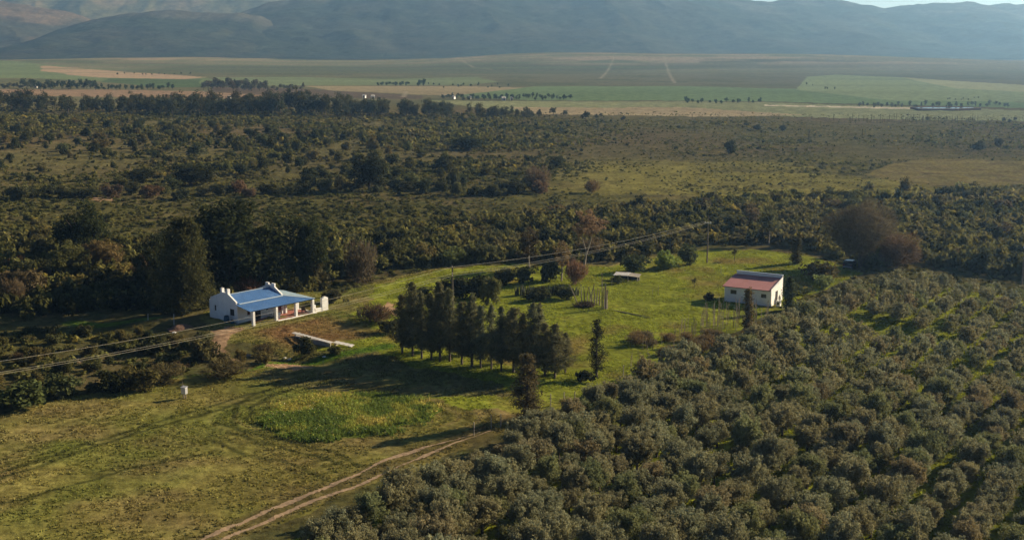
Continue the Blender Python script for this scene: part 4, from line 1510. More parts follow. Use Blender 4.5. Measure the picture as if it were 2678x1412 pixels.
def window(parent, mat_frame, cx, w, z0, z1, y, name='window', bars=1):
    """set in a wall facing -y"""
    mb = MB()
    f = 0.06
    mb.box(cx - w / 2, cx + w / 2, y, y + 0.06, z0, z0 + f).box(cx - w / 2, cx + w / 2, y, y + 0.06, z1 - f, z1)
    mb.box(cx - w / 2, cx - w / 2 + f, y, y + 0.06, z0 + f, z1 - f).box(cx + w / 2 - f, cx + w / 2, y, y + 0.06, z0 + f, z1 - f)
    for i in range(bars):
        x = cx - w / 2 + w * (i + 1) / (bars + 1)
        mb.box(x - 0.02, x + 0.02, y + 0.01, y + 0.05, z0 + f, z1 - f)
    o = mb.build(name, mat_frame, parent)
    MB().box(cx - w / 2 + f, cx + w / 2 - f, y + 0.055, y + 0.075, z0 + f, z1 - f).build('pane', M_GLASS, o)
    return o


# ------------------------------------------------------------------ cottage
def build_cottage():
    z0 = 0.85
    rz = math.atan2(HU[1], HU[0])
    c = thing('cottage', (HO[0], HO[1], z0), 'white cottage with blue sheet roof, two chimneys and a pillared verandah', 'cottage', rz=rz)
    W, D, T = 8.5, 6.6, 0.28
    HE, HR, RV = 2.75, 3.75, 2.9          # eaves, ridge height, ridge position
    # walls ---------------------------------------------------------------
    mb = MB()
    front = [(1.75, 2.25, 0.95, 1.75), (2.85, 4.15, 0.08, 2.05), (5.15, 5.6, 1.1, 1.75), (7.35, 8.05, 0.08, 2.0)]
    wall_run(mb, W, HE, T, front)
    mb.box(0, W, D - T, D, 0, HE)
    # gables: outline along v, extruded along u
    for u0, u1, par in ((0.0, T, 0.32), (W - T, W, 0.25)):
        prof = [(T, 0), (D - T, 0), (D - T, HE), (D - T, HE + par), (RV + 0.9, HR + par * 0.8), (RV + 0.55, HR + par + .1), (RV - 0.55, HR + par + .1),
                (RV - 0.9, HR + par * 0.8), (T, HE + par)]
        if u0 == 0.0:
            # left gable has a window, so it is made of pieces
            mb.box(u0, u1, T, 0.75, 0, HE).box(u0, u1, 1.75, 5.0, 0, HE).box(u0, u1, 5.4, D - T, 0, HE)
            mb.box(u0, u1, 0.75, 1.75, 0, 1.0).box(u0, u1, 0.75, 1.75, 1.95, HE)
            mb.box(u0, u1, 5.0, 5.4, 0, 1.2).box(u0, u1, 5.0, 5.4, 2.0, HE)
            prof = [(T, HE), (D - T, HE)] + prof[3:]
        mb.prism([(u0, v, z) for v, z in prof], (u1 - u0, 0, 0))
    wall = mb.build('wall', M_WHITE, c, bevel=0.02)
    # left gable windows (turned)
    for v, w, a, b in ((1.25, 1.0, 1.0, 1.95), (5.2, 0.4, 1.2, 2.0)):
        m2 = MB()
        m2.box(0.08, 0.14, v - w / 2, v + w / 2, a, a + .06).box(0.08, 0.14, v - w / 2, v + w / 2, b - .06, b)
        m2.box(0.08, 0.14, v - w / 2, v - w / 2 + .06, a + .06, b - .06).box(0.08, 0.14, v + w / 2 - .06, v + w / 2, a + .06, b - .06)
        m2.box(0.09, 0.13, v - .02, v + .02, a + .06, b - .06)
        o = m2.build('window', M_FRAME, c)
        MB().box(0.135, 0.155, v - w / 2 + .06, v + w / 2 - .06, a + .06, b - .06).build('pane', M_GLASS, o)
    window(c, M_MAROON, 2.0, 0.5, 0.95, 1.75, 0.08)
    window(c, M_FRAME, 5.375, 0.45, 1.1, 1.75, 0.08)
    d = MB().box(2.85, 2.93, 0.06, 0.14, 0.08, 2.05).box(4.07, 4.15, 0.06, 0.14, 0.08, 2.05).box(2.93, 4.07, 0.06, 0.14, 1.97, 2.05).box(
        3.46, 3.54, 0.06, 0.14, 0.08, 1.97).build('door', M_FRAME, c)
    d['label'] = 'dark glazed double door'
    MB().box(2.93, 3.46, 0.15, 0.17, 0.08, 1.97).box(3.54, 4.07, 0.15, 0.17, 0.08, 1.97).build('pane', M_GLASS, d)
    d = MB().box(7.35, 7.68, 0.1, 0.15, 0.08, 2.0).box(7.72, 8.05, 0.1, 0.15, 0.08, 2.0).box(7.35, 8.05, 0.15, 0.18, 0.08, 2.0).build('door', M_MAROON, c)
    d['label'] = 'maroon stable door'
    # chimneys ------------------------------------------------------------
    for v, zt, w in ((RV + 0.75, 4.72, 0.40), (RV - 0.55, 4.72, 0.46)):
        ch = MB().box(-0.02, 0.46, v - w / 2, v + w / 2, HR - 0.3, zt).build('chimney', M_WHITE, c, bevel=0.03)
        MB().box(0.07, 0.36, v - w / 2 + .08, v + w / 2 - .08, zt + .002, zt + .06).build('chimney_cap', M_CONC, ch)
    for v in (RV + 0.7, RV - 0.7):
        MB().box(W - T - .01, W + .02, v - .35, v + .35, HR + .15, HR + .62).build('parapet_cap', M_WHITE, c, bevel=0.04)
    # roof ----------------------------------------------------------------
    r = MB()
    u0, u1 = T + .01, W - T - .01
    r.slab((u0, -0.05, HE + .05), (u1, -0.05, HE + .05), (u1, RV, HR), (u0, RV, HR), 0.05)
    r.slab((u0, RV, HR), (u1, RV, HR), (u1, D + .25, HE - .05), (u0, D + .25, HE - .05), 0.05)
    r.build('roof', M_BLUEROOF, c)
    fl = MB()
    fl.box(u0, u1, RV - .16, RV + .16, HR + .01, HR + .05)
    fl.slab((u0, -0.28, HE + .075), (u1, -0.28, HE + .075), (u1, 0.02, HE + .125), (u0, 0.02, HE + .125), .03)
    fl.build('roof_flashing', M_FLASH, c)
    VE = 2.28                              # outer eave of the verandah
    vr = MB()
    vr.slab((-0.25, -3.2, VE), (11.8, -3.2, VE), (W, -0.06, HE + .03), (-0.25, -0.06, HE + .03), 0.05)
    vr.build('verandah_roof', M_BLUEROOF, c)
    vs = MB()
    vs.slab((11.8, -3.2, VE), (11.8, 4.2, VE + .25), (W + .02, 4.2, HE + .35), (W + .02, -0.06, HE + .03), 0.05)
    o = vs.build('verandah_roof', M_PALEROOF, c)
    o['label'] = 'faded grey blue side roof'
    fl = MB()
    fl.slab((W - .1, -0.2, HE + .06), (W + .15, -0.05, HE + .07), (11.75, -3.1, VE + .04), (11.5, -3.2, VE + .03), .02)
    fl.build('roof_flashing', M_FLASH, c)
    bm_ = MB().box(0.3, 11.6, -3.02, -2.88, VE - .2, VE - .06).box(11.48, 11.6, -2.88, 4.1, VE - .2, VE - .06).build('verandah_beam', M_FRAME, c)
    # floor, posts, low wall ------------------------------------------------
    MB().box(1.9, 11.7, -3.15, -0.005, -0.3, 0.08).box(8.52, 11.7, -0.005, 4.2, -0.3, 0.08).build('verandah_floor', M_REDFLOOR, c)
    MB().box(4.6, 11.9, -3.4, -3.16, -0.5, 0.16).box(11.71, 11.95, -3.16, 1.2, -0.5, 0.16).build('plinth', M_WHITE, c, bevel=.02)
    MB().box(1.2, 4.55, -3.5, -3.16, -0.5, -0.14).build('step', M_STONE, c)
    for (u, v) in ((0.5, -2.95), (4.6, -2.95), (8.25, -2.95), (11.45, -2.95), (11.45, 0.6), (11.45, 3.8)):
        MB().box(u - .19, u + .19, v - .19, v + .19, -0.45, VE - .2).build('pillar', M_WHITE, c, bevel=.03)
    MB().box(8.6, 8.9, -0.16, 0.14, 0.08, 2.5).build('pillar', M_WHITE, c, bevel=.03)
    MB().box(-1.6, 0.0, -0.4, 0.1, -.45, .05).box(-1.2, 1.15, -3.6, -3.3, -.6, -.15).build('foundation_wall', M_STONE, c)

    def loc(u, v, z):
        return (HO[0] + HU[0] * u + HV[0] * v, HO[1] + HU[1] * u + HV[1] * v, z0 + z)
    # furniture on the verandah
    b = thing('bench', loc(6.4, -0.5, 0.08), 'white masonry bench against the cottage wall under the verandah', 'bench', rz=rz)
    MB().box(-0.9, 0.9, -0.22, 0.22, 0.38, 0.46).build('seat', M_WHITE, b, bevel=.02)
    for x in (-0.75, 0.75):
        MB().box(x - .12, x + .12, -.2, .2, 0, .378).build('leg', M_WHITE, b)
    b = thing('low_wall', loc(5.9, -1.5, 0.08), 'short white step wall on the red verandah floor', 'wall', rz=rz)
    MB().box(-.12, .12, -.6, .6, 0, .55).box(-.6, -.122, -.6, -.36, 0, .25).build('wall', M_WHITE, b, bevel=.02)
    ch = thing('chair', loc(10.6, -1.9, 0.08), 'dark wooden armchair at the right end of the verandah', 'chair', rz=rz + 2.2)
    MB().box(-.28, .28, -.26, .26, .38, .45).build('seat', M_FRAME, ch)
    MB().prism([(-.28, .24, .47), (.28, .24, .47), (.28, .36, 1.05), (-.28, .36, 1.05)], (0, .05, 0)).build('backrest', M_FRAME, ch)
    for sx in (-1, 1):
        for sy in (-1, 1):
            MB().box(sx * .25 - .03, sx * .25 + .03, sy * .22 - .03, sy * .22 + .03, 0, .379).build('leg', M_FRAME, ch)
        MB().box(sx * .28 - .035, sx * .28 + .035, -.26, .22, .62, .67).build('armrest', M_FRAME, ch)
    # water butt against the left wall
    bt = thing('barrel', loc(-0.75, 1.6, -0.05), 'dark blue water barrel against the shaded left wall of the cottage', 'barrel', rz=0)
    MB().tube([(0, 0, 0), (0, 0, .15), (0, 0, .55), (0, 0, .95), (0, 0, 1.1)], [.34, .38, .42, .38, .33], 16).build('body', M_BLUEP, bt, smooth=False)
    MB().tube([(0, 0, 1.102), (0, 0, 1.15)], [.3, .28], 16).build('lid', M_DARK, bt)
    bt = thing('barrel', loc(-0.6, 0.5, -0.05), 'small blue drum between the water barrel and the cottage corner', 'barrel', rz=0)
    MB().tube([(0, 0, 0), (0, 0, .1), (0, 0, .4), (0, 0, .62)], [.22, .26, .26, .22], 14).build('body', M_BLUEP, bt)
    MB().tube([(0, 0, .622), (0, 0, .66)], [.2, .18], 14).build('lid', M_DARK, bt)
    # white braai wall at the right
    g = thing('braai_wall', loc(13.6, -2.6, -0.4), 'white plastered outdoor fireplace wall right of the verandah', 'fireplace', rz=rz)
    MB().box(-0.3, 0.9, -.35, .1, 0, 2.35).build('wall', M_WHITE, g, bevel=.03)
    MB().box(-1.55, -.302, -.3, -.05, 0, 1.0).box(-1.55, -1.3, -.048, .8, 0, 1.5).build('side_wall', M_WHITE, g, bevel=.02)
    MB().box(0.1, 0.6, -.3, .05, 2.352, 2.5).build('cap', M_WHITE, g)
    MB().box(-1.2, -.45, .12, .55, .1, .75).build('grill', M_GREY, g)
    return c


build_cottage()


# ------------------------------------------------------------------ shed with red roof
def build_shed():
    A = np.array([33.8, 188.0])
    U = np.array([0.855, -0.518])
    V = np.array([0.518, 0.855])
    rz = math.atan2(U[1], U[0])
    s = thing('shed', (A[0], A[1], 0), 'white shed with red sheet roof at the far edge of the grove', 'shed', rz=rz)
    W, D, T = 7.7, 5.4, 0.2
    HF, HB = 2.55, 3.55
    mb = MB()
    wall_run(mb, W, HF, T, [(1.0, 2.0, 1.35, 2.0), (6.05, 6.9, 1.25, 1.85), (3.4, 4.2, 1.3, 1.95)])
    mb.box(0, W, D - T, D, 0, HB + .55)
    mb.prism([(0, T, 0), (0, D - T, 0), (0, D - T, HB), (0, T, HF)], (T, 0, 0))
    # right gable with a doorway
    mb.prism([(W - T, T, 0), (W - T, 1.9, 0), (W - T, 1.9, HF + .3), (W - T, T, HF)], (T, 0, 0))
    mb.prism([(W - T, 3.1, 0), (W - T, D - T, 0), (W - T, D - T, HB + .25), (W - T, 3.1, HF + .55)], (T, 0, 0))
    mb.prism([(W - T, 1.9, 2.05), (W - T, 3.1, 2.05), (W - T, 3.1, HF + .55), (W - T, 1.9, HF + .32)], (T, 0, 0))
    mb.build('wall', M_WHITE, s, bevel=.02)
    for cx, w, a, b in ((1.5, 1.0, 1.35, 2.0), (6.475, .85, 1.25, 1.85), (3.8, .8, 1.3, 1.95)):
        window(s, M_FRAME, cx, w, a, b, 0.05)
    MB().box(W - T + .05, W - T + .1, 1.9, 3.1, 0, 2.05).build('door', M_DARK, s)
    r = MB().slab((-.25, -.35, HF + .0), (W - .02, -.35, HF + .0), (W - .02, D - T - .01, HB + .1), (-.25, D - T - .01, HB + .1), .05)
    r.build('roof', M_REDROOF, s)
    MB().box(-.05, W + .03, D - T - .06, D + .06, HB + .552, HB + .64).build('parapet_cap', M_FLASH, s, bevel=.02)
    MB().prism([(W - .015, -.2, HF + .05), (W - .015, D - .3, HB + .18), (W - .015, D - .3, HB + .3), (W - .015, -.2, HF + .17)], (.08, 0, 0)).build('barge_board', M_WHITE, s)
    MB().box(-.25, W, -.42, -.352, HF - .1, HF - .02).build('gutter', M_FRAME, s)
    # things by its right end

    def loc(u, v, z=0):
        return (A[0] + U[0] * u + V[0] * v, A[1] + U[1] * u + V[1] * v, z)
    t = thing('washing_machine', loc(8.6, 1.0), 'white appliance standing outside the doorway of the red roofed shed', 'appliance', rz=rz)
    MB().box(-.32, .32, -.32, .32, 0, .9).build('body', M_WHITE, t, bevel=.03)
    MB().tube([(0, -.322, .45), (0, -.35, .45)], [.2, .18], 14).build('door', M_GLASS, t)
    t = thing('gas_cylinder', loc(8.2, 2.6), 'pale gas cylinder between shed doorway and conifer', 'gas cylinder')
    MB().tube([(0, 0, 0), (0, 0, .1), (0, 0, 1.1), (0, 0, 1.3), (0, 0, 1.4)], [.16, .19, .19, .12, .05], 12).build('body', M_SHEET, t)
    MB().tube([(0, 0, 1.4), (0, 0, 1.5)], [.06, .06], 8).build('valve', M_GREY, t)


build_shed()


# ------------------------------------------------------------------ low shelter, sunken shed, utility box, car
def build_small():
    # tin roofed shelter behind the lawn
    p = at(1640, 733)
    s = thing('shelter', p, 'low shelter with sagging pale tin roof at the back edge of the lawn', 'shelter', rz=rad(-18))
    MB().slab((-2.3, -.8, 0.95), (0.3, -.95, 1.0), (0.4, .9, 1.25), (-2.2, 1.0, 1.2), .05).build('roof', M_SHEET, s)
    o = MB().slab((0.32, -.95, .98), (2.2, -.75, .8), (2.3, .8, 1.1), (0.42, .9, 1.22), .05).build('roof', M_STONE, s)
    o['label'] = 'brown rusted end of the roof'
    for x, y in ((-2.1, -.7), (1.95, -.6), (-2.0, .8), (2.0, .7), (0.3, -.75)):
        MB().box(x - .08, x + .08, y - .08, y + .08, -.05, .78).build('post', M_WOOD, s)
    MB().box(-2.0, 2.0, .82, .9, 0, .8).build('back_wall', M_DARK, s)
    # sunken shed with long pale roof below the cottage
    a = at(768, 870, 1.0)
    b = at(866, 895, 0.75)
    d = b[:2] - a[:2]
    Ln = float(np.hypot(*d))
    ang = math.atan2(d[1], d[0])
    s = thing('sunken_shed', (a[0], a[1], 0), 'half sunken shed with long narrow white roof in the bank below the cottage', 'shed', rz=ang)
    MB().slab((-.1, -.3, 1.02), (Ln, -.3, .72), (Ln, .35, .76), (-.1, .35, 1.06), .07).build('roof', M_SHEET, s)
    MB().box(0.1, Ln - .2, 0.0, .16, -1.2, .62).box(.1, .28, .162, 1.0, -1.2, .9).build('wall', M_CONC, s)
    MB().box(1.3, 2.2, -.04, -.002, -.7, .5).build('door', M_DARK, s)
    w = MB().box(0.45, 1.0, -.04, -.002, -.1, .45).build('window', M_GLASS, s)
    c1, c2 = at(874, 893, .5), at(922, 903, .3)
    d = c2[:2] - c1[:2]
    s = thing('roof_sheet', (c1[0], c1[1], .1), 'loose white roofing sheet lying beyond the sunken shed', 'roof sheet', rz=math.atan2(d[1], d[0]))
    L2 = float(np.hypot(*d))
    mb = MB()
    for k in range(8):                    # slightly buckled sheet
        x0, x1 = L2 * k / 8, L2 * (k + 1) / 8
        za, zb = .35 - .03 * k + .03 * (k % 2), .35 - .03 * (k + 1) + .03 * ((k + 1) % 2)
        mb.slab((x0, -.4, za), (x1, -.4, zb), (x1, .5, zb + .06), (x0, .5, za + .06), .03)
    mb.build('sheet', M_SHEET, s)
    MB().box(.2, .4, -.3, .4, -.4, .26).box(L2 - .5, L2 - .3, -.3, .4, -.4, .06).build('support', M_STONE, s)
    # utility box
    p = at(483, 1040)
    s = thing('utility_box', p, 'pale grey utility box on a short post in the mown field', 'utility box', rz=rad(-25))
    MB().box(-.3, .3, -.22, .22, .5, 1.25).build('box', M_GREY, s, bevel=.02)
    MB().prism([(-.36, -.28, 1.252), (.36, -.28, 1.252), (.36, .28, 1.34), (-.36, .28, 1.34)], (0, 0, .04)).build('lid', M_GREY, s)
    MB().box(-.27, .27, -.245, -.222, .55, 1.2).build('door', M_SHEET, s)
    MB().box(-.2, -.1, -.06, .06, -.3, .5).box(.1, .2, -.06, .06, -.3, .5).build('post', M_POLE, s)
    MB().tube([(-.3, .1, 1.3), (-.3, .1, 1.85)], [.03, .03], 6).build('conduit', M_POLE, s)
    # car
    p = at(2222, 700)
    c = thing('parked_car', p, 'dark blue car parked in shade under the huge willow', 'car', rz=rad(62))
    body = [(-2.05, .35), (2.05, .35), (2.1, .75), (1.95, .95), (1.15, 1.02), (.55, 1.45), (-1.3, 1.48), (-1.95, 1.0), (-2.08, .8)]
    MB().prism([(x, -.82, z) for x, z in body], (0, 1.64, 0)).build('body', M_CARP, c, bevel=.09)
    for sy in (-1, 1):
        MB().prism([(-1.2, sy * .825, 1.05), (1.0, sy * .825, 1.04), (.5, sy * .825, 1.36), (-1.15, sy * .825, 1.38)], (0, sy * .01, 0)).build('window', M_GLASS, c)
        for x in (-1.3, 1.3):
            w = MB().tube([(x, sy * .66, .32), (x, sy * .85, .32)], [.32, .32], 18).build('wheel', M_RUBBER, c)
            MB().tube([(x, sy * .852, .32), (x, sy * .87, .32)], [.19, .17], 12).build('rim', M_CHROME, w)
        MB().box(2.02, 2.1, sy * .6 - .17, sy * .6 + .17, .66, .82).build('headlight', M_LAMPG, c)
        MB().box(-2.12, -2.04, sy * .62 - .13, sy * .62 + .13, .72, .9).build('tail_light', M_MAROON, c)
        MB().box(.75, .9, sy * .9 - .09, sy * .9 + .09, 1.03, 1.17).build('mirror', M_CARP, c)
    MB().prism([(.6, -.7, 1.42), (1.16, -.74, 1.05), (1.16, .74, 1.05), (.6, .7, 1.42)], (.02, 0, .03)).build('windscreen', M_GLASS, c)
    MB().prism([(-1.36, -.7, 1.44), (-1.9, -.74, 1.05), (-1.9, .74, 1.05), (-1.36, .7, 1.44)], (-.02, 0, .03)).build('rear_window', M_GLASS, c)
    MB().box(-2.16, -2.05, -.78, .78, .38, .58).build('bumper', M_GREY, c, bevel=.02)


build_small()


# ------------------------------------------------------------------ power line
def build_power():
    p1 = at(1184, 815)
    p2 = at(1849, 688)
    q0 = at(-230, 978, 7.2)
    p0 = np.array([q0[0], q0[1], 0.0])
    p3 = at(2670, 772)

    def pole(p, h, arm, label, rz=0.0, armz=None):
        t = thing('power_pole', p, label, 'power pole', rz=rz)
        MB().tube([(0, 0, -.5), (0, 0, h * .5), (0, 0, h)], [.15, .13, .10], 10).build('pole', M_POLE, t, smooth=True)
        if arm:
            az = armz or h - .35
            MB().box(-arm, arm, -.16, -.101, az - .06, az + .06).build('crossarm', M_GREY, t)
            for x in (-arm + .1, 0.001, arm - .1):
                MB().tube([(x, -.13, az + .062), (x, -.13, az + .2), (x, -.13, az + .3)], [.06, .075, .03], 8).build('insulator', M_SHEET, t)
        return t
    pole(p1, 7.2, 0, 'near power pole rising behind the windbreak row')
    t1 = [o for o in COL.objects if o.name.startswith('power_pole')][-1]
    for z in (7.0, 6.0, 5.7):
        MB().tube([(0, -.1, z), (0, -.3, z)], [.06, .05], 8).build('insulator', M_SHEET, t1)
    pole(p2, 9.0, 0.65, 'far power pole with a crossarm at the back of the lawn', rad(-30), 7.55)
    pole(p0, 7.6, 0, 'power pole beyond the left edge of the field')
    pole(p3, 8.2, 0.4, 'dark power pole at the right edge above the grove', 0.3)

    def wire(a, b, sag, label, rr=0.013):
        a, b = Vector(a), Vector(b)
        pts = []
        for k in range(41):
            t = k / 40
            p = a.lerp(b, t)
            p.z -= sag * 4 * t * (1 - t)
            pts.append(p)
        o = MB().tube(pts, [rr] * 41, 5).build('power_wire', M_WIRE)
        tag(o, label, 'wire', 'wires of the power line')
    b1 = (p1[0], p1[1] - .25, 7.0)
    b2 = (p1[0] + .05, p1[1] - .28, 6.0)
    b3 = (p1[0] + .05, p1[1] - .3, 5.65)
    wire(b1, (p0[0], p0[1] - .2, 7.3), 1.35, 'top power wire running left from the near pole over the cottage')
    wire(b2, (p0[0], p0[1] - .2, 6.05), 1.3, 'middle power wire running left from the near pole')
    wire(b3, (p0[0], p0[1] - .2, 5.85), 1.3, 'lowest power wire running left from the near pole')
    c, s = math.cos(rad(-30)), math.sin(rad(-30))
    wire(b1, (p2[0] - .55 * c + .13 * s, p2[1] - .55 * s - .13 * c, 7.85), 0.9, 'top power wire running right to the far pole')
    wire(b2, (p2[0] + .13 * s, p2[1] - .13 * c, 7.85), 1.05, 'middle power wire running right to the far pole')
    wire(b3, (p2[0] + .55 * c + .13 * s, p2[1] + .55 * s - .13 * c, 7.85), 1.1, 'lowest power wire running right to the far pole')


build_power()


# ------------------------------------------------------------------ poles, stakes, fence, stalks, cactus
def build_stakes():
    rr = random.Random(71)
    # bundle of standing poles
    for i in range(9):
        p = at(1574 + rr.uniform(0, 24), 806 + rr.uniform(-4, 4))
        h = rr.uniform(2.6, 4.1) if i != 3 else 5.6
        o = MB().tube([(0, 0, -.2), (rr.uniform(-.05, .05), 0, h * .5), (rr.uniform(-.15, .15), rr.uniform(-.1, .1), h)], [.09, .08, .06], 7).build(
            'wooden_pole', M_PALEBARK, None, p, smooth=True)
        tag(o, 'pale pole standing upright in the close bundle on the lawn', 'pole', 'poles of the upright bundle')
    for i in range(8):
        p = at(1522 + i * 6.5 + rr.uniform(-2, 2), 798 + rr.uniform(-4, 3))
        h = rr.uniform(2.2, 3.6)
        o = MB().tube([(0, 0, -.2), (rr.uniform(-.15, .15), 0, h * .5), (rr.uniform(-.4, .4), rr.uniform(-.2, .2), h)], [.10, .08, .05], 7).build(
            'wooden_pole', M_PALEBARK, None, p, smooth=True)
        tag(o, 'pale pole standing under the brown twiggy bush on the lawn', 'pole', 'poles under the brown bush')
    p = at(1511, 795)
    o = MB().tube([(0, 0, -.1), (-.7, 0, 1.7), (-1.35, 0, 3.1)], [.08, .08, .07], 7).build('wooden_pole', M_PALEBARK, None, p, smooth=True)
    tag(o, 'single leaning pole left of the upright poles', 'pole')
    p = at(1600, 812)
    q = at(1700, 832)
    d = q - p
    o = MB().tube([(0, 0, .08), (d[0] * .5, d[1] * .5, .1), (d[0], d[1], .08)], [.09, .09, .07], 7).build('wooden_pole', M_PALEBARK, None, p, smooth=True)
    tag(o, 'long pole lying on the lawn beside the upright bundle', 'pole')
    o = link('brush_pile', leaf_mesh('brush_pile', *twig_ball(800, 1.6, .35, 900, .03, .3, 0, .35)), loc=at(1528, 802))
    o.color = (0.05, 0.04, 0.03, 1)
    tag(o, 'dark pile of brushwood at the foot of the standing poles', 'brush pile')
    # lawn stakes
    for px, py, hp, lab in [(1721, 772, 26, 'taller thin stake in the middle of the lawn'), (1707, 770, 14, 'shorter thin stake in the middle of the lawn'),
                            (1885, 717, 22, 'thin stake on the lawn behind the red roofed shed'), (1600, 750, 40, 'pale post behind the upright pole bundle')]:
        p = at(px, py)
        h = hp / ppm(p)
        o = MB().tube([(0, 0, -.2), (0.02, 0, h)], [.045, .035], 6).build('stake', M_WOOD, None, p)
        tag(o, lab, 'stake')
    # fence along the grove
    line = [(1240, 1138), (1285, 1120), (1310, 1116), (1440, 1062), (1475, 1058), (1503, 1055), (1630, 985), (1668, 978), (1690, 968), (1740, 940)]
    P = [at(a, b) for a, b in line]
    f = thing('wire_fence', P[0], 'wire fence of pale posts between lawn and olive grove', 'fence')
    for p in P:
        d = p - P[0]
        MB().tube([(d[0], d[1], -.3), (d[0], d[1], 1.45)], [.06, .055], 7).build('post', M_WOOD, f)
    mb = MB()
    for z in (.5, .9, 1.3):
        for a, b in zip(P[:-1], P[1:]):
            mb.tube([tuple(a - P[0] + np.array([0, -.07, z])), tuple(b - P[0] + np.array([0, -.07, z]))], [.005, .005], 4, False)
    mb.build('wire', M_POLE, f)
    # bare stalks between lawn and grove
    stalk = []
    for k in range(4):
        r2 = random.Random(900 + k)
        mb = MB().tube([(0, 0, -.1), (r2.uniform(-.04, .04), 0, .5), (r2.uniform(-.08, .08), r2.uniform(-.05, .05), 1)], [.011, .009, .005], 5)
        for i in range(7):
            z = r2.uniform(.3, .95)
            a = r2.uniform(0, 6.28)
            mb.tube([(0, 0, z), (math.cos(a) * .05, math.sin(a) * .05, z + .12)], [.005, .002], 4, False)
        stalk.append(mb.mesh('stalk', M_TWIG))
    n = 0
    for (x0, y0, x1, y1, cnt, h0, h1) in [(1835, 848, 2010, 862, 58, 2.0, 4.2), (1760, 880, 1900, 884, 40, 1.6, 3.0), (1680, 915, 1790, 925, 18, 1.2, 2.4),
                                          (1640, 960, 1720, 950, 12, 1.2, 2.2)]:
        for i in range(cnt):
            t = rr.random()
            p = at(x0 + (x1 - x0) * t, y0 + (y1 - y0) * t + rr.uniform(-14, 10))
            h = rr.uniform(h0, h1)
            o = link('bare_stalk', stalk[rr.randrange(4)], loc=p, rz=rr.uniform(0, 6.28), scale=(h * 1.15, h * 1.15, h))
            tag(o, 'thin bare stalk among many between the lawn and the grove', 'stalk', 'bare stalks at the grove edge')
    for i in range(26):
        p = at(1750 + rr.uniform(-110, 290), 905 + rr.uniform(-25, 35))
        put_bush('shrub', TWIGGY[rr.randrange(3)], p, rr.uniform(1.6, 3), rr.uniform(.9, 1.9), varied((0.12, 0.095, 0.055), .2, rr),
                 'pale brown brush at the foot of the bare stalks', 'shrub', 'brush below the bare stalks', rr.uniform(0, 6))
    # bluish column cactus hedge behind the windbreak
    def cactus(seed):
        r2 = random.Random(seed)
        mb = MB()
        for i in range(14):
            x, y = r2.uniform(-.9, .9), r2.uniform(-.5, .5)
            h = r2.uniform(.6, 1.7)
            mb.tube([(x, y, -.1), (x * 1.05, y, h * .5), (x * 1.15 + r2.uniform(-.1, .1), y, h)], [.09, .1, .05], 6)
        return mb.mesh('cactus', M_CACT)
    cm = [cactus(k) for k in range(3)]
    for i in range(9):
        p = at(1362 + i * 17, 772 + rr.uniform(-3, 3))
        o = link('cactus', cm[i % 3], loc=p, rz=rr.uniform(0, .5))
        tag(o, 'grey green column cactus in the dark hedge behind the windbreak', 'cactus', 'column cacti of the hedge')
    for px, py, s, lab in [(950, 828, .9, 'prickly cactus clump on the slope right of the cottage'), (968, 820, .55, 'smaller cactus beside the prickly clump'),
                           (905, 790, .5, 'low cactus by the white fireplace wall')]:
        o = link('cactus', cm[1], loc=at(px, py), scale=(s, s, s * .8))
        tag(o, lab, 'cactus')
    # stones, soil heap, gate frame
    def rock(seed, r):
        rng = np.random.default_rng(seed)
        bm_pts = unit(rng.normal(size=(40, 3)))
        import bmesh
        bm = bmesh.new()
        for q in bm_pts:
            bm.verts.new(q * r * np.array([1, .8, .6]) * rng.uniform(.8, 1.1))
        bmesh.ops.convex_hull(bm, input=bm.verts)
        me = bpy.data.meshes.new('rock')
        bm.to_mesh(me)
        bm.free()
        return me
    for i, (px, py, r, m, lab) in enumerate([(757, 940, .35, M_WHITE, 'larger white stone in the ditch below the cottage'), (745, 936, .22, M_WHITE, 'smaller white stone beside the larger one in the ditch'),
                                             (848, 933, .25, M_WHITE, 'white stone on the grass below the sunken shed'), (650, 930, .4, M_STONE, 'grey stone beside the sandy path'),
                                             (1786, 676, .3, M_WHITE, 'white stone under the far power wires'), (455, 870, .35, M_WHITE, 'pale stone before the red soil heap')]):
        me = rock(40 + i, r)
        me.materials.append(m)
        tag(link('stone', me, loc=at(px, py)), lab, 'stone')
    rng = np.random.default_rng(5)
    n = 20
    gx, gy = np.meshgrid(np.linspace(-1, 1, n), np.linspace(-1, 1, n))
    rr2 = np.hypot(gx, gy)
    gz = np.maximum(0, 1 - rr2 ** 1.5) * .7 * (.7 + .6 * fbm(gx * 5 + 3, gy * 5, 2, 4, 3)) - .06
    i = np.arange(n * n).reshape(n, n)
    F = np.stack([i[:-1, :-1], i[:-1, 1:], i[1:, 1:], i[1:, :-1]], -1).reshape(-1, 4)
    me = np_mesh('soil_heap', np.c_[(gx * 1.9).ravel(), (gy * 1.1).ravel(), gz.ravel()], F, mats=[M_REDSOIL], smooth=True)
    tag(link('soil_heap', me, loc=at(475, 858), rz=.5), 'heap of red soil left of the cottage', 'soil heap')
    p = at(269, 768)
    t = thing('gateway', p, 'pale angled post frame in the dark thicket', 'frame')
    MB().tube([(0, 0, -.2), (0, 0, 2.0)], [.05, .05], 6).build('post', M_GREY, t)
    MB().tube([(0.05, 0, 1.96), (1.0, 0, 2.05)], [.045, .04], 6).build('bar', M_GREY, t)
    for px, py, h, lab in [(455, 850, 1.6, 'pale trunk post in front of the shaggy tall tree'), (387, 838, 1.0, 'white post beside the green strip left of the cottage'),
                           (862, 745, 1.4, 'thin white post behind the cottage')]:
        tag(MB().tube([(0, 0, -.2), (.05, 0, h)], [.06, .05], 6).build('post', M_SHEET, None, at(px, py)), lab, 'post')


M_CACT = plain_mat('cactus_skin', (0.045, 0.055, 0.033), 0.7, 0.25, 3)
build_stakes()


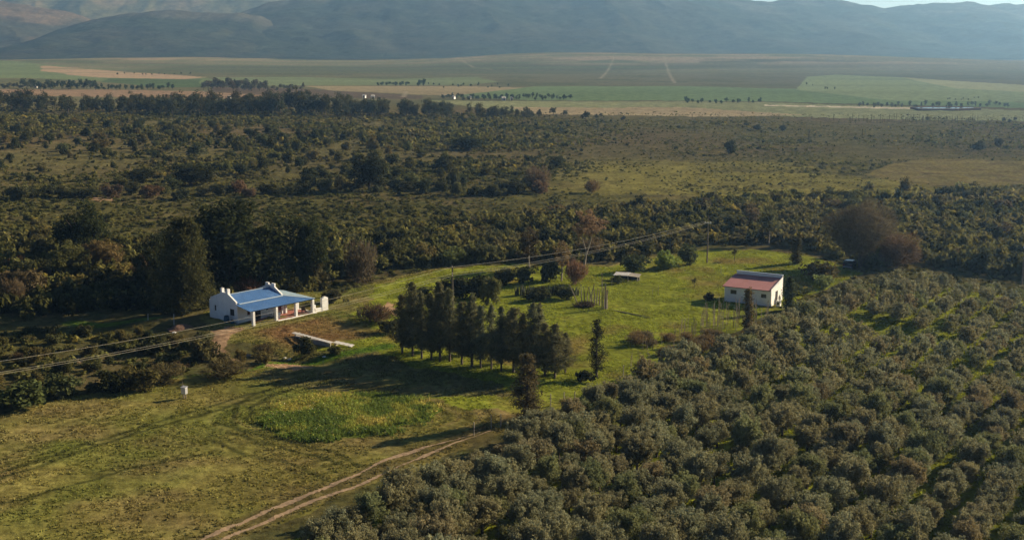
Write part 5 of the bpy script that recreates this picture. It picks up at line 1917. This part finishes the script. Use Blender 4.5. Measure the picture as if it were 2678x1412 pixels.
# ------------------------------------------------------------------ far farm buildings and dam
def build_far():
    rr = random.Random(81)
    for px, py, w, lab in [(95, 230, 9, 'white far farmhouse beside the left wood'), (562, 262, 11, 'left one of the far white sheds above the tree line'),
                           (601, 260, 9, 'right one of the far white sheds above the tree line'), (953, 257, 8, 'small far white barn above the right tree line'),
                           (975, 258, 9, 'long far white barn above the right tree line'), (1187, 260, 6, 'left white house of the far farmstead'),
                           (1229, 261, 6, 'bright white house in the middle of the far farmstead'), (1317, 263, 11, 'wide white house of the far farmstead'),
                           (1338, 263, 7, 'rightmost white house of the far farmstead'),                            ]:
        p = at(px, py)
        k = ppm(p)
        W = w / k * 0.8
        D, H = 4.0, 1.7
        t = thing('farmhouse', p, lab, 'farmhouse', rz=rr.uniform(-.4, .4))
        mb = MB().box(-W / 2, W / 2, -D / 2, D / 2, -.3, H)
        for s in (-1, 1):
            mb.prism([(s * W / 2, -D / 2, H), (s * W / 2, D / 2, H), (s * W / 2, 0, H + 0.9)], (-s * .3, 0, 0))
        mb.build('wall', M_WHITE, t)
        r = MB().slab((-W / 2 - .3, -D / 2 - .4, H - .1), (W / 2 + .3, -D / 2 - .4, H - .1), (W / 2 + .3, 0, H + 1.05), (-W / 2 - .3, 0, H + 1.05), .15)
        r.slab((-W / 2 - .3, 0, H + 1.05), (W / 2 + .3, 0, H + 1.05), (W / 2 + .3, D / 2 + .4, H - .1), (-W / 2 - .3, D / 2 + .4, H - .1), .15)
        r.build('roof', M_SHEET, t)
        MB().box(-.5, .5, -D / 2 - .03, -D / 2 - .005, 0, 2.1).build('door', M_FRAME, t)
    # farm dam
    pts = [at(a, b) for a, b in [(2382, 286), (2430, 284.5), (2540, 285), (2562, 287.5), (2500, 289.5), (2400, 289)]]
    z = max(p[2] for p in pts) + 1.0
    m, nt, N, L = new_mat('water')
    out = N.new('ShaderNodeOutputMaterial')
    b = N.new('ShaderNodeBsdfPrincipled')
    b.inputs['Base Color'].default_value = (0.05, 0.07, 0.08, 1)
    b.inputs['Roughness'].default_value = 0.06
    n = N.new('ShaderNodeTexNoise')
    n.inputs['Scale'].default_value = 40
    bp = N.new('ShaderNodeBump')
    bp.inputs['Distance'].default_value = 0.01
    L.new(n.outputs['Fac'], bp.inputs['Height'])
    L.new(bp.outputs[0], b.inputs['Normal'])
    L.new(b.outputs[0], out.inputs['Surface'])
    o = MB().add([(p[0], p[1], z) for p in pts], [tuple(range(len(pts)))[::-1]]).build('water', m)
    tag(o, 'bright strip of water of the far farm dam', kind='structure')
    mb = MB()
    n = len(pts)
    for i in range(n):
        a, c = pts[i], pts[(i + 1) % n]
        mb.prism([(a[0], a[1], z - 3), (c[0], c[1], z - 3), (c[0], c[1], z + .25), (a[0], a[1], z + .25)], (0, 1.5 if i in (0, 1, 2) else -2.5, 0))
    o = mb.build('dam_bank', M_REDSOIL)
    tag(o, 'dark earth bank round the far farm dam', kind='structure')


build_far()

# ------------------------------------------------------------------ air, light, camera
def build_air(density=0.000165):
    mb = MB().box(-3600, 3600, -260, 6700, -8, 470)
    m, nt, N, L = new_mat('haze')
    out = N.new('ShaderNodeOutputMaterial')
    v = N.new('ShaderNodeVolumePrincipled')
    v.inputs['Color'].default_value = (0.28, 0.55, 1.0, 1)
    v.inputs['Absorption Color'].default_value = (1, 1, 1, 1)
    v.inputs['Density'].default_value = density
    v.inputs['Anisotropy'].default_value = 0.58
    L.new(v.outputs[0], out.inputs['Volume'])
    o = mb.build('haze', m)
    tag(o, 'pale blue haze filling the valley', kind='stuff')


build_air()

SUN_AZ, SUN_EL = rad(61), rad(22.5)
w = bpy.data.worlds.new('World')
scene.world = w
w.use_nodes = True
nt = w.node_tree
nt.nodes.clear()
sky = nt.nodes.new('ShaderNodeTexSky')
sky.sky_type = 'NISHITA'
sky.sun_disc = False
sky.sun_elevation = SUN_EL
sky.sun_rotation = SUN_AZ
sky.air_density = 0.4
sky.dust_density = 0.0
sky.altitude = 2500
bg = nt.nodes.new('ShaderNodeBackground')
bg.inputs['Strength'].default_value = 0.05
wo = nt.nodes.new('ShaderNodeOutputWorld')
nt.links.new(sky.outputs[0], bg.inputs['Color'])
nt.links.new(bg.outputs[0], wo.inputs['Surface'])

ld = bpy.data.lights.new('sun', 'SUN')
ld.energy = 5.0
ld.angle = rad(0.53)
ld.color = (1.0, 0.87, 0.66)
lo = bpy.data.objects.new('sun', ld)
COL.objects.link(lo)
sd = Vector((math.sin(SUN_AZ) * math.cos(SUN_EL), math.cos(SUN_AZ) * math.cos(SUN_EL), math.sin(SUN_EL)))
lo.rotation_euler = sd.to_track_quat('Z', 'Y').to_euler()
lo.location = (200, 200, 300)

cd = bpy.data.cameras.new('camera')
cam = bpy.data.objects.new('camera', cd)
COL.objects.link(cam)
cd.sensor_width = 36
cd.lens = 18 / math.tan(rad(23))
cd.clip_start = 1
cd.clip_end = 30000
cam.location = (0, 0, CAM_H)
cam.rotation_euler = (math.pi / 2 - PITCH, 0, 0)
scene.camera = cam

vs = scene.view_settings
vs.view_transform = 'Standard'
vs.look = 'None'
vs.exposure = 1.02
vs.gamma = 1.0
scene.cycles.max_bounces = 4
scene.cycles.diffuse_bounces = 2
scene.cycles.glossy_bounces = 2
scene.cycles.transmission_bounces = 2
scene.cycles.volume_bounces = 0
scene.cycles.use_denoising = True
